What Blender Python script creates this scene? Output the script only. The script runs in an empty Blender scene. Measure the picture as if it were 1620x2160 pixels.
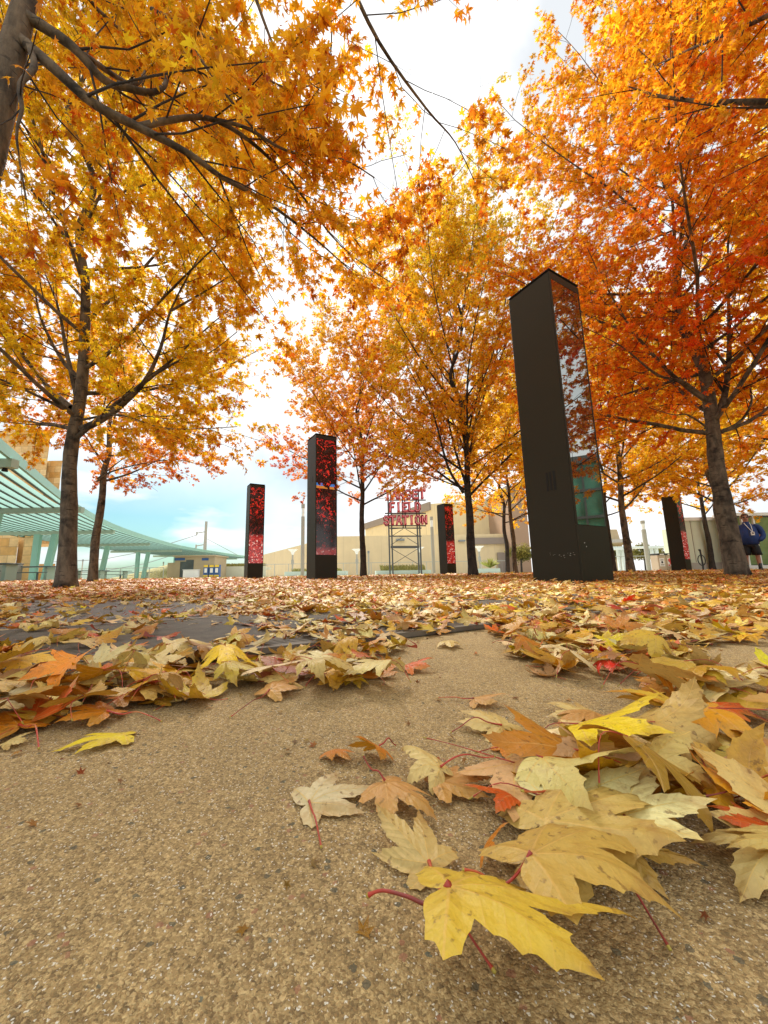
import bpy, bmesh, math, random
import numpy as np
from mathutils import Vector, Matrix
R = math.radians
scene = bpy.context.scene
COL = scene.collection

# ---------------------------------------------------------------- camera
F, PX, PY = 795.0, 763.0, 1080.0            # focal length and principal point in photo pixels (1620 x 2160)
CAM = Vector((0, 0, 0.10))
ROT = Matrix.Rotation(R(90 + 9.45), 3, 'X') @ Matrix.Rotation(R(-0.9), 3, 'Z')
cd = bpy.data.cameras.new('camera'); cam = bpy.data.objects.new('camera', cd); COL.objects.link(cam)
cam.location = CAM; cam.rotation_euler = ROT.to_euler()
cd.sensor_fit = 'HORIZONTAL'; cd.sensor_width = 36; cd.lens = F / 1620 * 36
cd.shift_x = (810 - PX) / 1620
cd.clip_start = 0.01; cd.clip_end = 2000
scene.camera = cam
scene.render.resolution_x, scene.render.resolution_y = 768, 1024

# ---------------------------------------------------------------- light
SUN_EL, SUN_AZ = R(48), R(-20)              # azimuth measured from +Y towards +X
world = bpy.data.worlds.new('World'); scene.world = world; world.use_nodes = True
wn = world.node_tree; wn.nodes.clear()
def wnode(t, **k):
    n = wn.nodes.new(t)
    for a, b in k.items(): setattr(n, a, b)
    return n
wo = wnode('ShaderNodeOutputWorld')
sky = wnode('ShaderNodeTexSky', sky_type='NISHITA', sun_disc=False, sun_elevation=SUN_EL, sun_rotation=SUN_AZ)
sky.air_density = 1.3; sky.dust_density = 1.0; sky.ozone_density = 2.0
bsky = wnode('ShaderNodeBackground'); bsky.inputs['Strength'].default_value = 0.07
tint = wnode('ShaderNodeMix', data_type='RGBA', blend_type='MULTIPLY'); tint.inputs[0].default_value = 1.0; tint.inputs[7].default_value = (0.42, 0.78, 0.86, 1)
wn.links.new(sky.outputs[0], tint.inputs[6]); wn.links.new(tint.outputs[2], bsky.inputs[0])
bcl = wnode('ShaderNodeBackground'); bcl.inputs['Color'].default_value = (1, 1, 1, 1); bcl.inputs['Strength'].default_value = 0.80
tc = wnode('ShaderNodeTexCoord')
cn = wnode('ShaderNodeTexNoise'); cn.inputs['Scale'].default_value = 3.2; cn.inputs['Detail'].default_value = 6; wn.links.new(tc.outputs['Generated'], cn.inputs['Vector'])
cc = wnode('ShaderNodeValToRGB'); cc.color_ramp.elements[0].position = .36; cc.color_ramp.elements[0].color = (.62, .65, .68, 1); cc.color_ramp.elements[1].position = .60; cc.color_ramp.elements[1].color = (1, 1, 1, 1)
wn.links.new(cn.outputs['Fac'], cc.inputs[0]); wn.links.new(cc.outputs[0], bcl.inputs['Color'])
mp = wnode('ShaderNodeMapping'); mp.inputs['Scale'].default_value = (1.0, 1.0, 3.4); mp.inputs['Location'].default_value = (1.3, 0.4, 0.0)
wn.links.new(tc.outputs['Generated'], mp.inputs[0])
nz = wnode('ShaderNodeTexNoise'); nz.inputs['Scale'].default_value = 2.6; nz.inputs['Detail'].default_value = 5; nz.inputs['Roughness'].default_value = 0.5
wn.links.new(mp.outputs[0], nz.inputs['Vector'])
cr = wnode('ShaderNodeMapRange'); cr.inputs['From Min'].default_value = 0.50; cr.inputs['From Max'].default_value = 0.68
wn.links.new(nz.outputs['Fac'], cr.inputs[0])
# thin cloud low in the sky, thick cloud higher up
sx = wnode('ShaderNodeSeparateXYZ'); wn.links.new(tc.outputs['Generated'], sx.inputs[0])
el = wnode('ShaderNodeMapRange'); el.inputs['From Min'].default_value = 0.14; el.inputs['From Max'].default_value = 0.34
wn.links.new(sx.outputs['Z'], el.inputs[0])
mx = wnode('ShaderNodeMath', operation='MAXIMUM')
az_ = wnode('ShaderNodeMapRange'); az_.inputs['From Min'].default_value = -0.42; az_.inputs['From Max'].default_value = -0.05   # the blue gap lies to the left
wn.links.new(sx.outputs['X'], az_.inputs[0]); m0 = wnode('ShaderNodeMath', operation='MAXIMUM')
wn.links.new(cr.outputs[0], m0.inputs[0]); wn.links.new(az_.outputs[0], m0.inputs[1])
wn.links.new(m0.outputs[0], mx.inputs[0]); wn.links.new(el.outputs[0], mx.inputs[1])
mr2 = wnode('ShaderNodeMapRange'); mr2.inputs['To Min'].default_value = 0.12; mr2.inputs['To Max'].default_value = 1.0
wn.links.new(mx.outputs[0], mr2.inputs[0])
ms = wnode('ShaderNodeMixShader')
wn.links.new(mr2.outputs[0], ms.inputs[0]); wn.links.new(bsky.outputs[0], ms.inputs[1]); wn.links.new(bcl.outputs[0], ms.inputs[2])
wn.links.new(ms.outputs[0], wo.inputs[0])
sl = bpy.data.lights.new('sun', 'SUN'); sun = bpy.data.objects.new('sun', sl); COL.objects.link(sun)
sl.energy = 3.9; sl.angle = R(14); sl.color = (1.0, 0.95, 0.86)
sdir = Vector((math.sin(SUN_AZ) * math.cos(SUN_EL), math.cos(SUN_AZ) * math.cos(SUN_EL), math.sin(SUN_EL)))
sun.rotation_euler = sdir.to_track_quat('Z', 'Y').to_euler(); sun.location = (0, 0, 30)
vs = scene.view_settings
vs.view_transform = 'Standard'; vs.look = 'None'; vs.gamma = 1; vs.use_curve_mapping = False
vs.exposure = 0.82
scene.cycles.max_bounces = 6; scene.cycles.diffuse_bounces = 3; scene.cycles.transmission_bounces = 4; scene.cycles.glossy_bounces = 3
scene.cycles.transparent_max_bounces = 4

# ---------------------------------------------------------------- helpers
def ray(px, py): return ROT @ Vector(((px - PX) / F, (PY - py) / F, -1.0))
def at(px, py, Y):                          # the point seen at a pixel, at distance Y in front of the camera
    v = ray(px, py); return CAM + v * (Y / v.y)
def at_z(px, py, Z):
    v = ray(px, py); return CAM + v * ((Z - CAM.z) / v.z)
RT = np.array(ROT.transposed())
def proj(P):                                # world points -> photo pixels
    c = (np.asarray(P) - np.array(CAM)) @ RT.T
    z = np.maximum(-c[..., 2], 1e-4)
    return np.stack([PX + F * c[..., 0] / z, PY - F * c[..., 1] / z, -c[..., 2]], -1)

def tag(o, label=None, cat=None, group=None, kind=None):
    if label: o['label'] = label
    if cat: o['category'] = cat
    if group: o['group'] = group
    if kind: o['kind'] = kind
    return o
def empty(name, loc=(0, 0, 0), rz=0):
    o = bpy.data.objects.new(name, None); COL.objects.link(o)
    o.location = loc; o.rotation_euler = (0, 0, rz); o.empty_display_size = 0.1
    return o
def copy_tree(o, parent=None):
    c = o.copy(); COL.objects.link(c); c.parent = parent
    for ch in list(o.children): copy_tree(ch, c)
    return c
def link(name, me, mat=None, parent=None, smooth=False):
    if mat is not None:
        for m in (mat if isinstance(mat, (list, tuple)) else [mat]): me.materials.append(m)
    if smooth: me.polygons.foreach_set('use_smooth', np.ones(len(me.polygons), bool))
    o = bpy.data.objects.new(name, me); COL.objects.link(o)
    if parent is not None: o.parent = parent
    return o

class MB:
    def __init__(s): s.v = []; s.f = []
    def add(s, vs, fs):
        n = len(s.v); s.v.extend([tuple(p) for p in vs]); s.f.extend([tuple(i + n for i in f) for f in fs]); return s
    def box(s, c, d, rz=0, M=None):
        x, y, z = d[0] / 2, d[1] / 2, d[2] / 2
        p = [Vector((a * x, b * y, e * z)) for a, b, e in ((-1,-1,-1),(1,-1,-1),(1,1,-1),(-1,1,-1),(-1,-1,1),(1,-1,1),(1,1,1),(-1,1,1))]
        m = M if M is not None else Matrix.Rotation(rz, 3, 'Z')
        p = [m @ q + Vector(c) for q in p]
        return s.add(p, [(0,3,2,1),(4,5,6,7),(0,1,5,4),(1,2,6,5),(2,3,7,6),(3,0,4,7)])
    def bbox(s, lo, hi): return s.box([(a + b) / 2 for a, b in zip(lo, hi)], [b - a for a, b in zip(lo, hi)])
    def bar(s, a, b, w, h=None, up=(0, 0, 1)):
        a, b = Vector(a), Vector(b); h = h or w; d = b - a; L = d.length; d.normalize()
        u = Vector(up)
        if abs(d.dot(u)) > 0.98: u = Vector((0, 1, 0))
        sdv = d.cross(u).normalized(); u = sdv.cross(d).normalized()
        M = Matrix((sdv, d, u)).transposed()
        return s.box((a + b) / 2, (w, L, h), M=M)
    def tube(s, pts, rad, n=8, cap=True):
        pts = [Vector(p) for p in pts]; rad = rad if isinstance(rad, (list, tuple)) else [rad] * len(pts)
        vs = []; fs = []; ref = Vector((0.1, 1, 0.05)).normalized()
        for i, p in enumerate(pts):
            t = (pts[min(i + 1, len(pts) - 1)] - pts[max(i - 1, 0)])
            t = t.normalized() if t.length > 1e-9 else Vector((0, 0, 1))
            if abs(t.dot(ref)) > 0.97: ref = Vector((1, 0.1, 0)).normalized()
            a = t.cross(ref).normalized(); b = t.cross(a)
            for k in range(n):
                an = 2 * math.pi * k / n; vs.append(p + (a * math.cos(an) + b * math.sin(an)) * rad[i])
        for i in range(len(pts) - 1):
            for k in range(n):
                k2 = (k + 1) % n; fs.append((i*n+k, i*n+k2, (i+1)*n+k2, (i+1)*n+k))
        if cap:
            fs.append(tuple(range(n))[::-1]); fs.append(tuple((len(pts)-1)*n + k for k in range(n)))
        return s.add(vs, fs)
    def prism(s, poly, z0, z1):             # poly: counter-clockwise list of (x, y)
        n = len(poly); vs = [(x, y, z0) for x, y in poly] + [(x, y, z1) for x, y in poly]
        fs = [tuple(range(n))[::-1], tuple(range(n, 2*n))] + [(i, (i+1) % n, n + (i+1) % n, n + i) for i in range(n)]
        return s.add(vs, fs)
    def build(s, name, mat=None, parent=None, smooth=False, bevel=0):
        me = bpy.data.meshes.new(name); me.from_pydata(s.v, [], s.f); me.update()
        o = link(name, me, mat, parent, smooth)
        if bevel:
            m = o.modifiers.new('bevel', 'BEVEL'); m.width = bevel; m.segments = 2; m.limit_method = 'ANGLE'
        return o

# ---------------------------------------------------------------- materials
class NT:
    def __init__(s, name):
        s.m = bpy.data.materials.new(name); s.m.use_nodes = True; s.t = s.m.node_tree
        s.b = s.t.nodes['Principled BSDF']; s.out = s.t.nodes['Material Output']
    def n(s, t, inp=None, **k):
        x = s.t.nodes.new(t)
        for a, b in k.items(): setattr(x, a, b)
        for a, b in (inp or {}).items():
            if isinstance(b, bpy.types.NodeSocket): s.t.links.new(b, x.inputs[a])
            else: x.inputs[a].default_value = b
        return x
    def l(s, a, b): s.t.links.new(a, b)
    def math(s, op, a, b=0.0, c=None):
        d = {0: a, 1: b}
        if c is not None: d[2] = c
        return s.n('ShaderNodeMath', d, operation=op).outputs[0]
    def ramp(s, fac, stops):
        r = s.n('ShaderNodeValToRGB'); s.l(fac, r.inputs[0]); e = r.color_ramp.elements
        while len(e) < len(stops): e.new(0.5)
        for i, (p, c) in enumerate(stops): e[i].position = p; e[i].color = (*c, 1)
        return r.outputs[0]
    def mix(s, fac, a, b, mode='MIX'):
        x = s.n('ShaderNodeMix', data_type='RGBA', blend_type=mode)
        for k, v in ((0, fac), (6, a), (7, b)):
            if isinstance(v, bpy.types.NodeSocket): s.l(v, x.inputs[k])
            else: x.inputs[k].default_value = (*v, 1) if isinstance(v, tuple) and len(v) == 3 else v
        return x.outputs[2]
    def noise(s, vec, scale, detail=3, rough=0.5):
        return s.n('ShaderNodeTexNoise', {'Vector': vec, 'Scale': scale, 'Detail': detail, 'Roughness': rough}).outputs['Fac']
    def coord(s, kind='Object', sc=None):
        c = s.n('ShaderNodeTexCoord').outputs[kind]
        if sc is not None: c = s.n('ShaderNodeMapping', {'Vector': c, 'Scale': sc}).outputs[0]
        return c
    def bump(s, h, strength=0.3, dist=0.01):
        s.l(s.n('ShaderNodeBump', {'Height': h, 'Strength': strength, 'Distance': dist}).outputs[0], s.b.inputs['Normal'])
def surf(name, col, rough=0.6, var=0.15, scale=3.0, metal=0.0, bump=0.15, bscale=40.0, bdist=0.003, spec=0.5):
    t = NT(name); c = t.coord(); n = t.noise(c, scale, 5, 0.6)
    lo = tuple(x * (1 - var) for x in col); hi = tuple(min(1, x * (1 + var)) for x in col)
    t.l(t.ramp(n, [(0.3, lo), (0.7, hi)]), t.b.inputs['Base Color'])
    t.b.inputs['Roughness'].default_value = rough; t.b.inputs['Metallic'].default_value = metal
    t.b.inputs['Specular IOR Level'].default_value = spec
    if bump: t.bump(t.noise(c, bscale, 4), bump, bdist)
    return t.m
# ================================================================ leaves
rng = np.random.default_rng(11)
HALF = [(0,1.0),(3,.90),(6.5,.87),(8.5,.77),(14,.75),(15.5,.66),(21,.63),(22,.55),(26,.42),(30,.52),(34,.56),(36,.68),(41,.70),(43,.79),(47.5,.93),(52,.78),(56,.76),(58,.66),(64,.64),(66,.54),(71,.50),(76,.36),(82,.44),(87,.50),(90,.58),(98,.64),(103,.52),(109,.50),(114,.37),(126,.26),(142,.17),(164,.07)]
MID = [(0,1.0),(6,.80),(14,.75),(17,.62),(26,.42),(36,.68),(41,.70),(47,.93),(54,.74),(63,.64),(76,.36),(88,.54),(98,.64),(110,.46),(142,.17)]
LOW = [(0,1.0),(14,.66),(25,.36),(47,.90),(75,.30),(99,.58),(150,.10)]
TINY = [(0,1.0),(25,.42),(48,.88),(78,.34),(105,.55)]
def template(half, rings, closed_base=True):
    pts = [(a, r) for a, r in half] + [(180, .04)] + [(-a, r) for a, r in reversed(half[1:])]
    K = len(pts); V = [(0.0, 0.0)]; UV = [(0.0, 0.0)]
    for j in range(1, rings + 1):
        q = j / rings
        for a, r in pts:
            rr = r * q; t = math.radians(a); V.append((rr * math.sin(t), rr * math.cos(t)))
            av = min((0, 48, 98), key=lambda v: abs(v - abs(a))); d = math.radians(abs(a) - av)
            UV.append((rr * math.cos(d), abs(rr * math.sin(d))))
    T = []
    for k in range(K):
        k2 = (k + 1) % K; T.append((0, 1 + k2, 1 + k))
        for j in range(rings - 1):
            a, b = 1 + j*K + k, 1 + j*K + k2; c, d = a + K, b + K
            T += [(a, b, d), (a, d, c)]
    return np.array(V), np.array(UV), np.array(T)
def with_stalk(t, bare=False):              # a thin stalk as part of small ground leaves; vein coordinate u < -0.5 marks it
    V, UV, T = t; n = len(V)
    sv = [(-.014, .02), (.014, .02), (-.012, -.25), (.012, -.25), (-.011, -.50), (.011, -.50), (-.016, -.78), (.016, -.78)]
    st = [(n, n+2, n+1), (n+1, n+2, n+3), (n+2, n+4, n+3), (n+3, n+4, n+5), (n+4, n+6, n+5), (n+5, n+6, n+7)]
    return np.vstack([V, sv]), np.vstack([UV, [(-1.0, .5)] * 8]), np.vstack([T, st])
def bow(half):                              # finer outline: edges between teeth bulge a little
    out = []
    for (a0, r0), (a1, r1) in zip(half, half[1:]):
        out += [(a0, r0), ((a0 + a1) / 2, (r0 + r1) / 2 * 0.982)]
    return out + [half[-1]]
T_FULL, T_MID, T_LOW, T_TINY = template(bow(HALF), 8), with_stalk(template(MID, 3)), template(LOW, 1), template(TINY, 1)
T_FAR = with_stalk(template(TINY, 2))

def vnorm(a): return a / np.maximum(np.linalg.norm(a, axis=-1, keepdims=True), 1e-9)
def frames(tip, nrm):                       # columns: right, tip direction, normal
    y = vnorm(tip); x = vnorm(np.cross(y, nrm)); z = np.cross(x, y)
    return np.stack([x, y, z], -1)
def curl(V, M, g, amount):                  # V (N,2) -> (M,N,3) dry, curled leaf surfaces; amount (M,)
    x = np.broadcast_to(V[:, 0], (M, len(V))).copy(); y = np.broadcast_to(V[:, 1], (M, len(V))).copy()
    r = np.hypot(x, y); th = np.arctan2(x, y); am = amount[:, None]
    u = lambda a, b: g.uniform(a, b, (M, 1))
    z = am * r * r * (u(-.25, .25) + u(.05, .30) * np.cos(th * u(2.0, 3.2) + u(0, 6.28)))
    z += am * (0.05 * np.sin(7 * x + u(0, 6)) * r + 0.05 * np.sin(8 * y + u(0, 6)) * r)
    z += am * r**4 * u(-.35, .15) + am * .045 * r**3 * np.sin(11 * th + u(0, 6))
    k = u(-2.3, 2.3) * am; k = np.where(abs(k) < .15, .15, k)          # bend about the midrib
    a = k * x; c = (1 - np.cos(a)) / k; x2 = np.sin(a) / k - z * np.sin(a); z2 = c + z * np.cos(a)
    q = u(-1.3, 1.3) * am; q = np.where(abs(q) < .12, .12, q)          # bend across it
    b = q * y; y2 = np.sin(b) / q - z2 * np.sin(b); z3 = (1 - np.cos(b)) / q + z2 * np.cos(b)
    return np.stack([x2, y2, z3], -1)
def join_leaves(name, groups, veins=True):
    """groups of (P (M,N,3), template, upper colour (M,3), lower colour (M,3))"""
    co, fi, A, B, uvs, off = [], [], [], [], [], 0
    for P, (V, UV, T), a, b in groups:
        M, N = P.shape[:2]
        co.append(P.reshape(-1, 3)); fi.append((T[None] + (np.arange(M) * N)[:, None, None]).reshape(-1) + off); off += M * N
        A.append(np.repeat(a, N, 0)); B.append(np.repeat(a if b is None else b, N, 0))
        uvs.append(np.tile(UV, (M, 1)))
    co = np.concatenate(co).astype(np.float32); fi = np.concatenate(fi).astype(np.int32); nf = len(fi) // 3
    me = bpy.data.meshes.new(name)
    me.vertices.add(len(co)); me.vertices.foreach_set('co', co.reshape(-1))
    me.loops.add(len(fi)); me.loops.foreach_set('vertex_index', fi)
    me.polygons.add(nf); me.polygons.foreach_set('loop_start', np.arange(0, len(fi), 3, dtype=np.int32))
    me.update(calc_edges=True)
    me.polygons.foreach_set('use_smooth', np.ones(nf, bool))
    def put(nm, c):
        at_ = me.color_attributes.new(nm, 'FLOAT_COLOR', 'POINT')
        d = np.ones((len(co), 4), np.float32); d[:, :3] = np.concatenate(c); at_.data.foreach_set('color', d.reshape(-1))
    put('ColA', A)
    if veins:
        put('ColB', B)
        at_ = me.attributes.new('vein', 'FLOAT2', 'POINT'); at_.data.foreach_set('vector', np.concatenate(uvs).reshape(-1).astype(np.float32))
    return me
def leaf_mesh(name, P, tmpl, colA, colB=None): return join_leaves(name, [(P, tmpl, colA, colB)], colB is not None)

# fallen leaf: veins, freckles, paler underside, a little light shining through
def fallen_material():
    t = NT('fallen_leaf_skin')
    A = t.n('ShaderNodeAttribute', attribute_name='ColA').outputs['Color']; B = t.n('ShaderNodeAttribute', attribute_name='ColB').outputs['Color']
    bf = t.n('ShaderNodeNewGeometry').outputs['Backfacing']
    base = t.mix(bf, A, B)
    vn = t.n('ShaderNodeAttribute', attribute_name='vein').outputs['Vector']
    s = t.n('ShaderNodeSeparateXYZ', {0: vn}); u, w = s.outputs[0], s.outputs[1]
    wid = t.math('MULTIPLY_ADD', u, -0.007, 0.0105)
    main = t.math('LESS_THAN', w, wid)
    side = t.math('SUBTRACT', u, t.math('MULTIPLY', w, 1.15))
    fr = t.math('FRACT', t.math('MULTIPLY', t.math('ADD', side, t.math('MULTIPLY', t.noise(t.coord(), 60, 2), 0.10)), 6.5))
    sec = t.math('MULTIPLY', t.math('LESS_THAN', t.math('ABSOLUTE', t.math('SUBTRACT', fr, 0.5)), 0.035), 0.5)
    vein = t.math('MAXIMUM', main, sec)
    c = t.coord()
    fine = t.noise(c, 900, 3, 0.6); blot = t.noise(c, 45, 5, 0.65); fleck = t.noise(c, 260, 3, 0.6)
    base = t.mix(t.math('MULTIPLY', t.n('ShaderNodeMapRange', {0: blot, 1: .50, 2: .66}).outputs[0], 0.55), base, (0.34, 0.14, 0.035), 'MIX')
    base = t.mix(t.math('MULTIPLY', t.n('ShaderNodeMapRange', {0: fleck, 1: .60, 2: .67}).outputs[0], 0.65), base, (0.17, 0.07, 0.02))
    base = t.mix(0.16, base, t.ramp(fine, [(0.3, (0.3, 0.3, 0.3)), (0.7, (1, 1, 1))]), 'MULTIPLY')
    vcol = t.mix(0.5, t.mix(1.0, base, (1.3, 1.2, 0.8), 'MULTIPLY'), (0.62, 0.42, 0.14))
    patch = t.noise(c, 28, 3, 0.55)
    base = t.mix(t.math('MULTIPLY', t.n('ShaderNodeMapRange', {0: patch, 1: .48, 2: .66}).outputs[0], 0.35), base, (0.62, 0.40, 0.05))
    edge = t.n('ShaderNodeMapRange', {0: u, 1: .62, 2: 1.0}).outputs[0]
    base = t.mix(t.math('MULTIPLY', edge, 0.5), base, (0.36, 0.18, 0.04))
    base = t.mix(t.math('MULTIPLY', vein, 0.85), base, vcol)
    base = t.mix(t.math('LESS_THAN', u, -0.4), base, (0.30, 0.06, 0.03))
    quilt = t.math('ABSOLUTE', t.math('SUBTRACT', fr, 0.5))
    t.l(base, t.b.inputs['Base Color']); t.b.inputs['Roughness'].default_value = 0.45; t.b.inputs['Specular IOR Level'].default_value = 0.5
    h = t.math('ADD', t.math('MULTIPLY', vein, 0.5), t.math('ADD', t.math('MULTIPLY', fine, 0.25), t.math('MULTIPLY', quilt, -0.38)))
    h = t.math('ADD', h, t.math('MULTIPLY', t.noise(c, 130, 3, 0.6), 0.9))
    t.bump(h, 0.9, 0.0011)
    tr = t.n('ShaderNodeBsdfTranslucent'); t.l(t.mix(1.0, base, (1.0, 0.85, 0.6), 'MULTIPLY'), tr.inputs[0])
    m = t.n('ShaderNodeMixShader', {0: 0.18}); t.l(t.b.outputs[0], m.inputs[1]); t.l(tr.outputs[0], m.inputs[2]); t.l(m.outputs[0], t.out.inputs[0])
    return t.m
M_FALLEN = fallen_material()
def canopy_material():
    t = NT('crown_leaf_skin')
    A = t.n('ShaderNodeAttribute', attribute_name='ColA').outputs['Color']
    t.l(A, t.b.inputs['Base Color']); t.b.inputs['Roughness'].default_value = 0.5; t.b.inputs['Specular IOR Level'].default_value = 0.3
    tr = t.n('ShaderNodeBsdfTranslucent'); t.l(A, tr.inputs[0])
    m = t.n('ShaderNodeMixShader', {0: 0.62}); t.l(t.b.outputs[0], m.inputs[1]); t.l(tr.outputs[0], m.inputs[2]); t.l(m.outputs[0], t.out.inputs[0])
    return t.m
M_CANOPY = canopy_material()
def stalk_material():
    t = NT('leaf_stalk_skin'); n = t.noise(t.coord(), 60, 3)
    t.l(t.ramp(n, [(0.35, (0.20, 0.03, 0.02)), (0.55, (0.50, 0.05, 0.025)), (0.70, (0.50, 0.20, 0.05))]), t.b.inputs['Base Color'])
    t.b.inputs['Roughness'].default_value = 0.4
    return t.m
M_STALK = stalk_material()
M_TIP = surf('stalk_tip_skin', (0.42, 0.33, 0.05), 0.5, 0.1)

# colour families of the fallen leaves: upper face, lower face
FAM = {
    'pale tan':      ((0.58, 0.40, 0.11), (0.70, 0.51, 0.18)),
    'cream':         ((0.76, 0.60, 0.28), (0.84, 0.70, 0.38)),
    'pinkish tan':   ((0.54, 0.31, 0.13), (0.70, 0.47, 0.25)),
    'golden yellow': ((0.66, 0.38, 0.025), (0.68, 0.46, 0.09)),
    'lemon yellow':  ((0.80, 0.64, 0.03), (0.80, 0.66, 0.12)),
    'amber':         ((0.58, 0.23, 0.010), (0.60, 0.32, 0.05)),
    'orange':        ((0.62, 0.14, 0.010), (0.62, 0.27, 0.06)),
    'rusty brown':   ((0.34, 0.12, 0.03), (0.48, 0.24, 0.10)),
    'dark red':      ((0.34, 0.035, 0.02), (0.46, 0.16, 0.10)),
    'scarlet':       ((0.62, 0.06, 0.015), (0.62, 0.22, 0.10)),
}
def vivid(c, s=1.22):                       # autumn leaves seen close are strongly coloured
    c = np.array(c); l = c @ np.array([.3, .55, .15]); return np.clip(l + (c - l) * s, 0.008, .92) * .95
FN = list(FAM); FA = np.array([vivid(FAM[k][0]) for k in FN]); FB = np.array([vivid(FAM[k][1], 1.12) for k in FN])

# ================================================================ ground
U = Vector((0.872, 0.489, 0)); W = Vector((-0.489, 0.872, 0)); GRID = math.atan2(0.489, 0.872)
def uw(u, w, z=0.0): return U * u + W * w + Vector((0, 0, z))
def ground_material():
    t = NT('sand_finish_concrete'); c0 = t.coord()
    wob = t.n('ShaderNodeTexNoise', {'Vector': c0, 'Scale': 900.0, 'Detail': 2}).outputs['Color']
    c = t.n('ShaderNodeVectorMath', {0: c0, 1: t.n('ShaderNodeVectorMath', {0: wob, 'Scale': 0.0016}, operation='SCALE').outputs[0]}, operation='ADD').outputs[0]
    v1 = t.n('ShaderNodeTexVoronoi', {'Vector': c, 'Scale': 640.0}); v2 = t.n('ShaderNodeTexVoronoi', {'Vector': c, 'Scale': 1500.0})
    v3 = t.n('ShaderNodeTexVoronoi', {'Vector': c, 'Scale': 300.0})
    r1 = t.n('ShaderNodeSeparateColor', {0: v1.outputs['Color']}).outputs
    r2 = t.n('ShaderNodeSeparateColor', {0: v2.outputs['Color']}).outputs
    r3 = t.n('ShaderNodeSeparateColor', {0: v3.outputs['Color']}).outputs
    base = t.ramp(r2[0], [(0.0, (0.11, 0.075, 0.028)), (0.35, (0.25, 0.17, 0.066)), (0.7, (0.39, 0.275, 0.115)), (1.0, (0.66, 0.51, 0.26))])
    base = t.mix(0.45, base, t.ramp(r1[1], [(0.0, (0.15, 0.10, 0.045)), (0.5, (0.30, 0.21, 0.09)), (1.0, (0.52, 0.38, 0.18))]))
    big = t.noise(c, 2.2, 5, 0.6); midn = t.noise(c, 22, 4, 0.6)
    base = t.mix(1.0, base, t.ramp(big, [(0.3, (1.04, 1.02, 0.96)), (0.7, (1.34, 1.29, 1.15))]), 'MULTIPLY')
    base = t.mix(1.0, base, t.ramp(midn, [(0.3, (0.88, 0.88, 0.88)), (0.7, (1.1, 1.1, 1.1))]), 'MULTIPLY')
    inside1 = t.math('LESS_THAN', v1.outputs['Distance'], t.math('MULTIPLY', r1[2], 0.42))
    white = t.math('MULTIPLY', t.math('GREATER_THAN', r1[0], 0.955), inside1)
    white = t.math('MAXIMUM', white, t.math('MULTIPLY', t.math('GREATER_THAN', r2[2], 0.94), t.math('LESS_THAN', v2.outputs['Distance'], 0.5)))
    dark = t.math('MULTIPLY', t.math('LESS_THAN', r3[0], 0.05), t.math('LESS_THAN', v3.outputs['Distance'], 0.36))
    red = t.math('MULTIPLY', t.math('GREATER_THAN', r3[0], 0.955), t.math('LESS_THAN', v3.outputs['Distance'], 0.34))
    wbig = t.math('MULTIPLY', t.math('GREATER_THAN', r3[1], 0.985), t.math('LESS_THAN', v3.outputs['Distance'], t.math('MULTIPLY', r3[2], 0.32)))
    base = t.mix(t.math('MULTIPLY', dark, 0.75), base, t.ramp(r3[2], [(0.3, (0.07, 0.07, 0.045)), (0.8, (0.10, 0.13, 0.10))]))
    base = t.mix(t.math('MULTIPLY', red, 0.7), base, (0.34, 0.15, 0.08))
    white = t.math('MAXIMUM', white, wbig)
    base = t.mix(t.math('MULTIPLY', white, 0.9), base, (0.80, 0.76, 0.62))
    t.l(base, t.b.inputs['Base Color'])
    t.l(t.math('MULTIPLY_ADD', white, -0.45, 0.82), t.b.inputs['Roughness'])
    h = t.math('ADD', t.math('MULTIPLY', v1.outputs['Distance'], -0.8), t.math('MULTIPLY', v2.outputs['Distance'], -0.5))
    h = t.math('ADD', h, t.math('MULTIPLY', white, 0.35))
    t.bump(h, 0.8, 0.0012)
    return t.m
M_GROUND = ground_material()
mb = MB(); mb.add([(-300, -60, 0), (300, -60, 0), (300, 300, 0), (-300, 300, 0)], [(0, 1, 2, 3)])
tag(mb.build('ground', M_GROUND), kind='structure')
# grey granite pavers beyond the grate, each slab slightly different
pv = MB(); W0 = 0.965
for j in range(0, 40):
    for i in range(-34, 36):
        d = random.Random(i * 91 + j)
        u0 = i * 0.62 + (0.31 if j % 2 else 0); w0 = W0 + j * 0.62
        z = 0.004 + d.uniform(0, 0.0012); g = 0.0035
        p = [uw(u0 + g, w0 + g, z), uw(u0 + 0.62 - g, w0 + g, z), uw(u0 + 0.62 - g, w0 + 0.62 - g, z), uw(u0 + g, w0 + 0.62 - g, z)]
        pv.add(p, [(0, 1, 2, 3)])
def paver_material():
    t = NT('grey_granite_paver'); c = t.coord()
    sp = t.n('ShaderNodeTexVoronoi', {'Vector': c, 'Scale': 500.0}); r = t.n('ShaderNodeSeparateColor', {0: sp.outputs['Color']}).outputs[0]
    a = t.ramp(r, [(0, (0.11, 0.10, 0.09)), (0.7, (0.19, 0.175, 0.155)), (1, (0.33, 0.30, 0.26))])
    a = t.mix(1.0, a, t.ramp(t.noise(c, 5, 5, 0.6), [(0.3, (0.75, 0.75, 0.8)), (0.7, (1.2, 1.15, 1.1))]), 'MULTIPLY')
    t.l(a, t.b.inputs['Base Color']); t.b.inputs['Roughness'].default_value = 0.8; t.b.inputs['Specular IOR Level'].default_value = 0.25
    t.bump(t.noise(c, 300, 3), 0.3, 0.001); return t.m
M_PAVER = paver_material()
tag(pv.build('plaza_pavers', M_PAVER), kind='structure')
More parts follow.
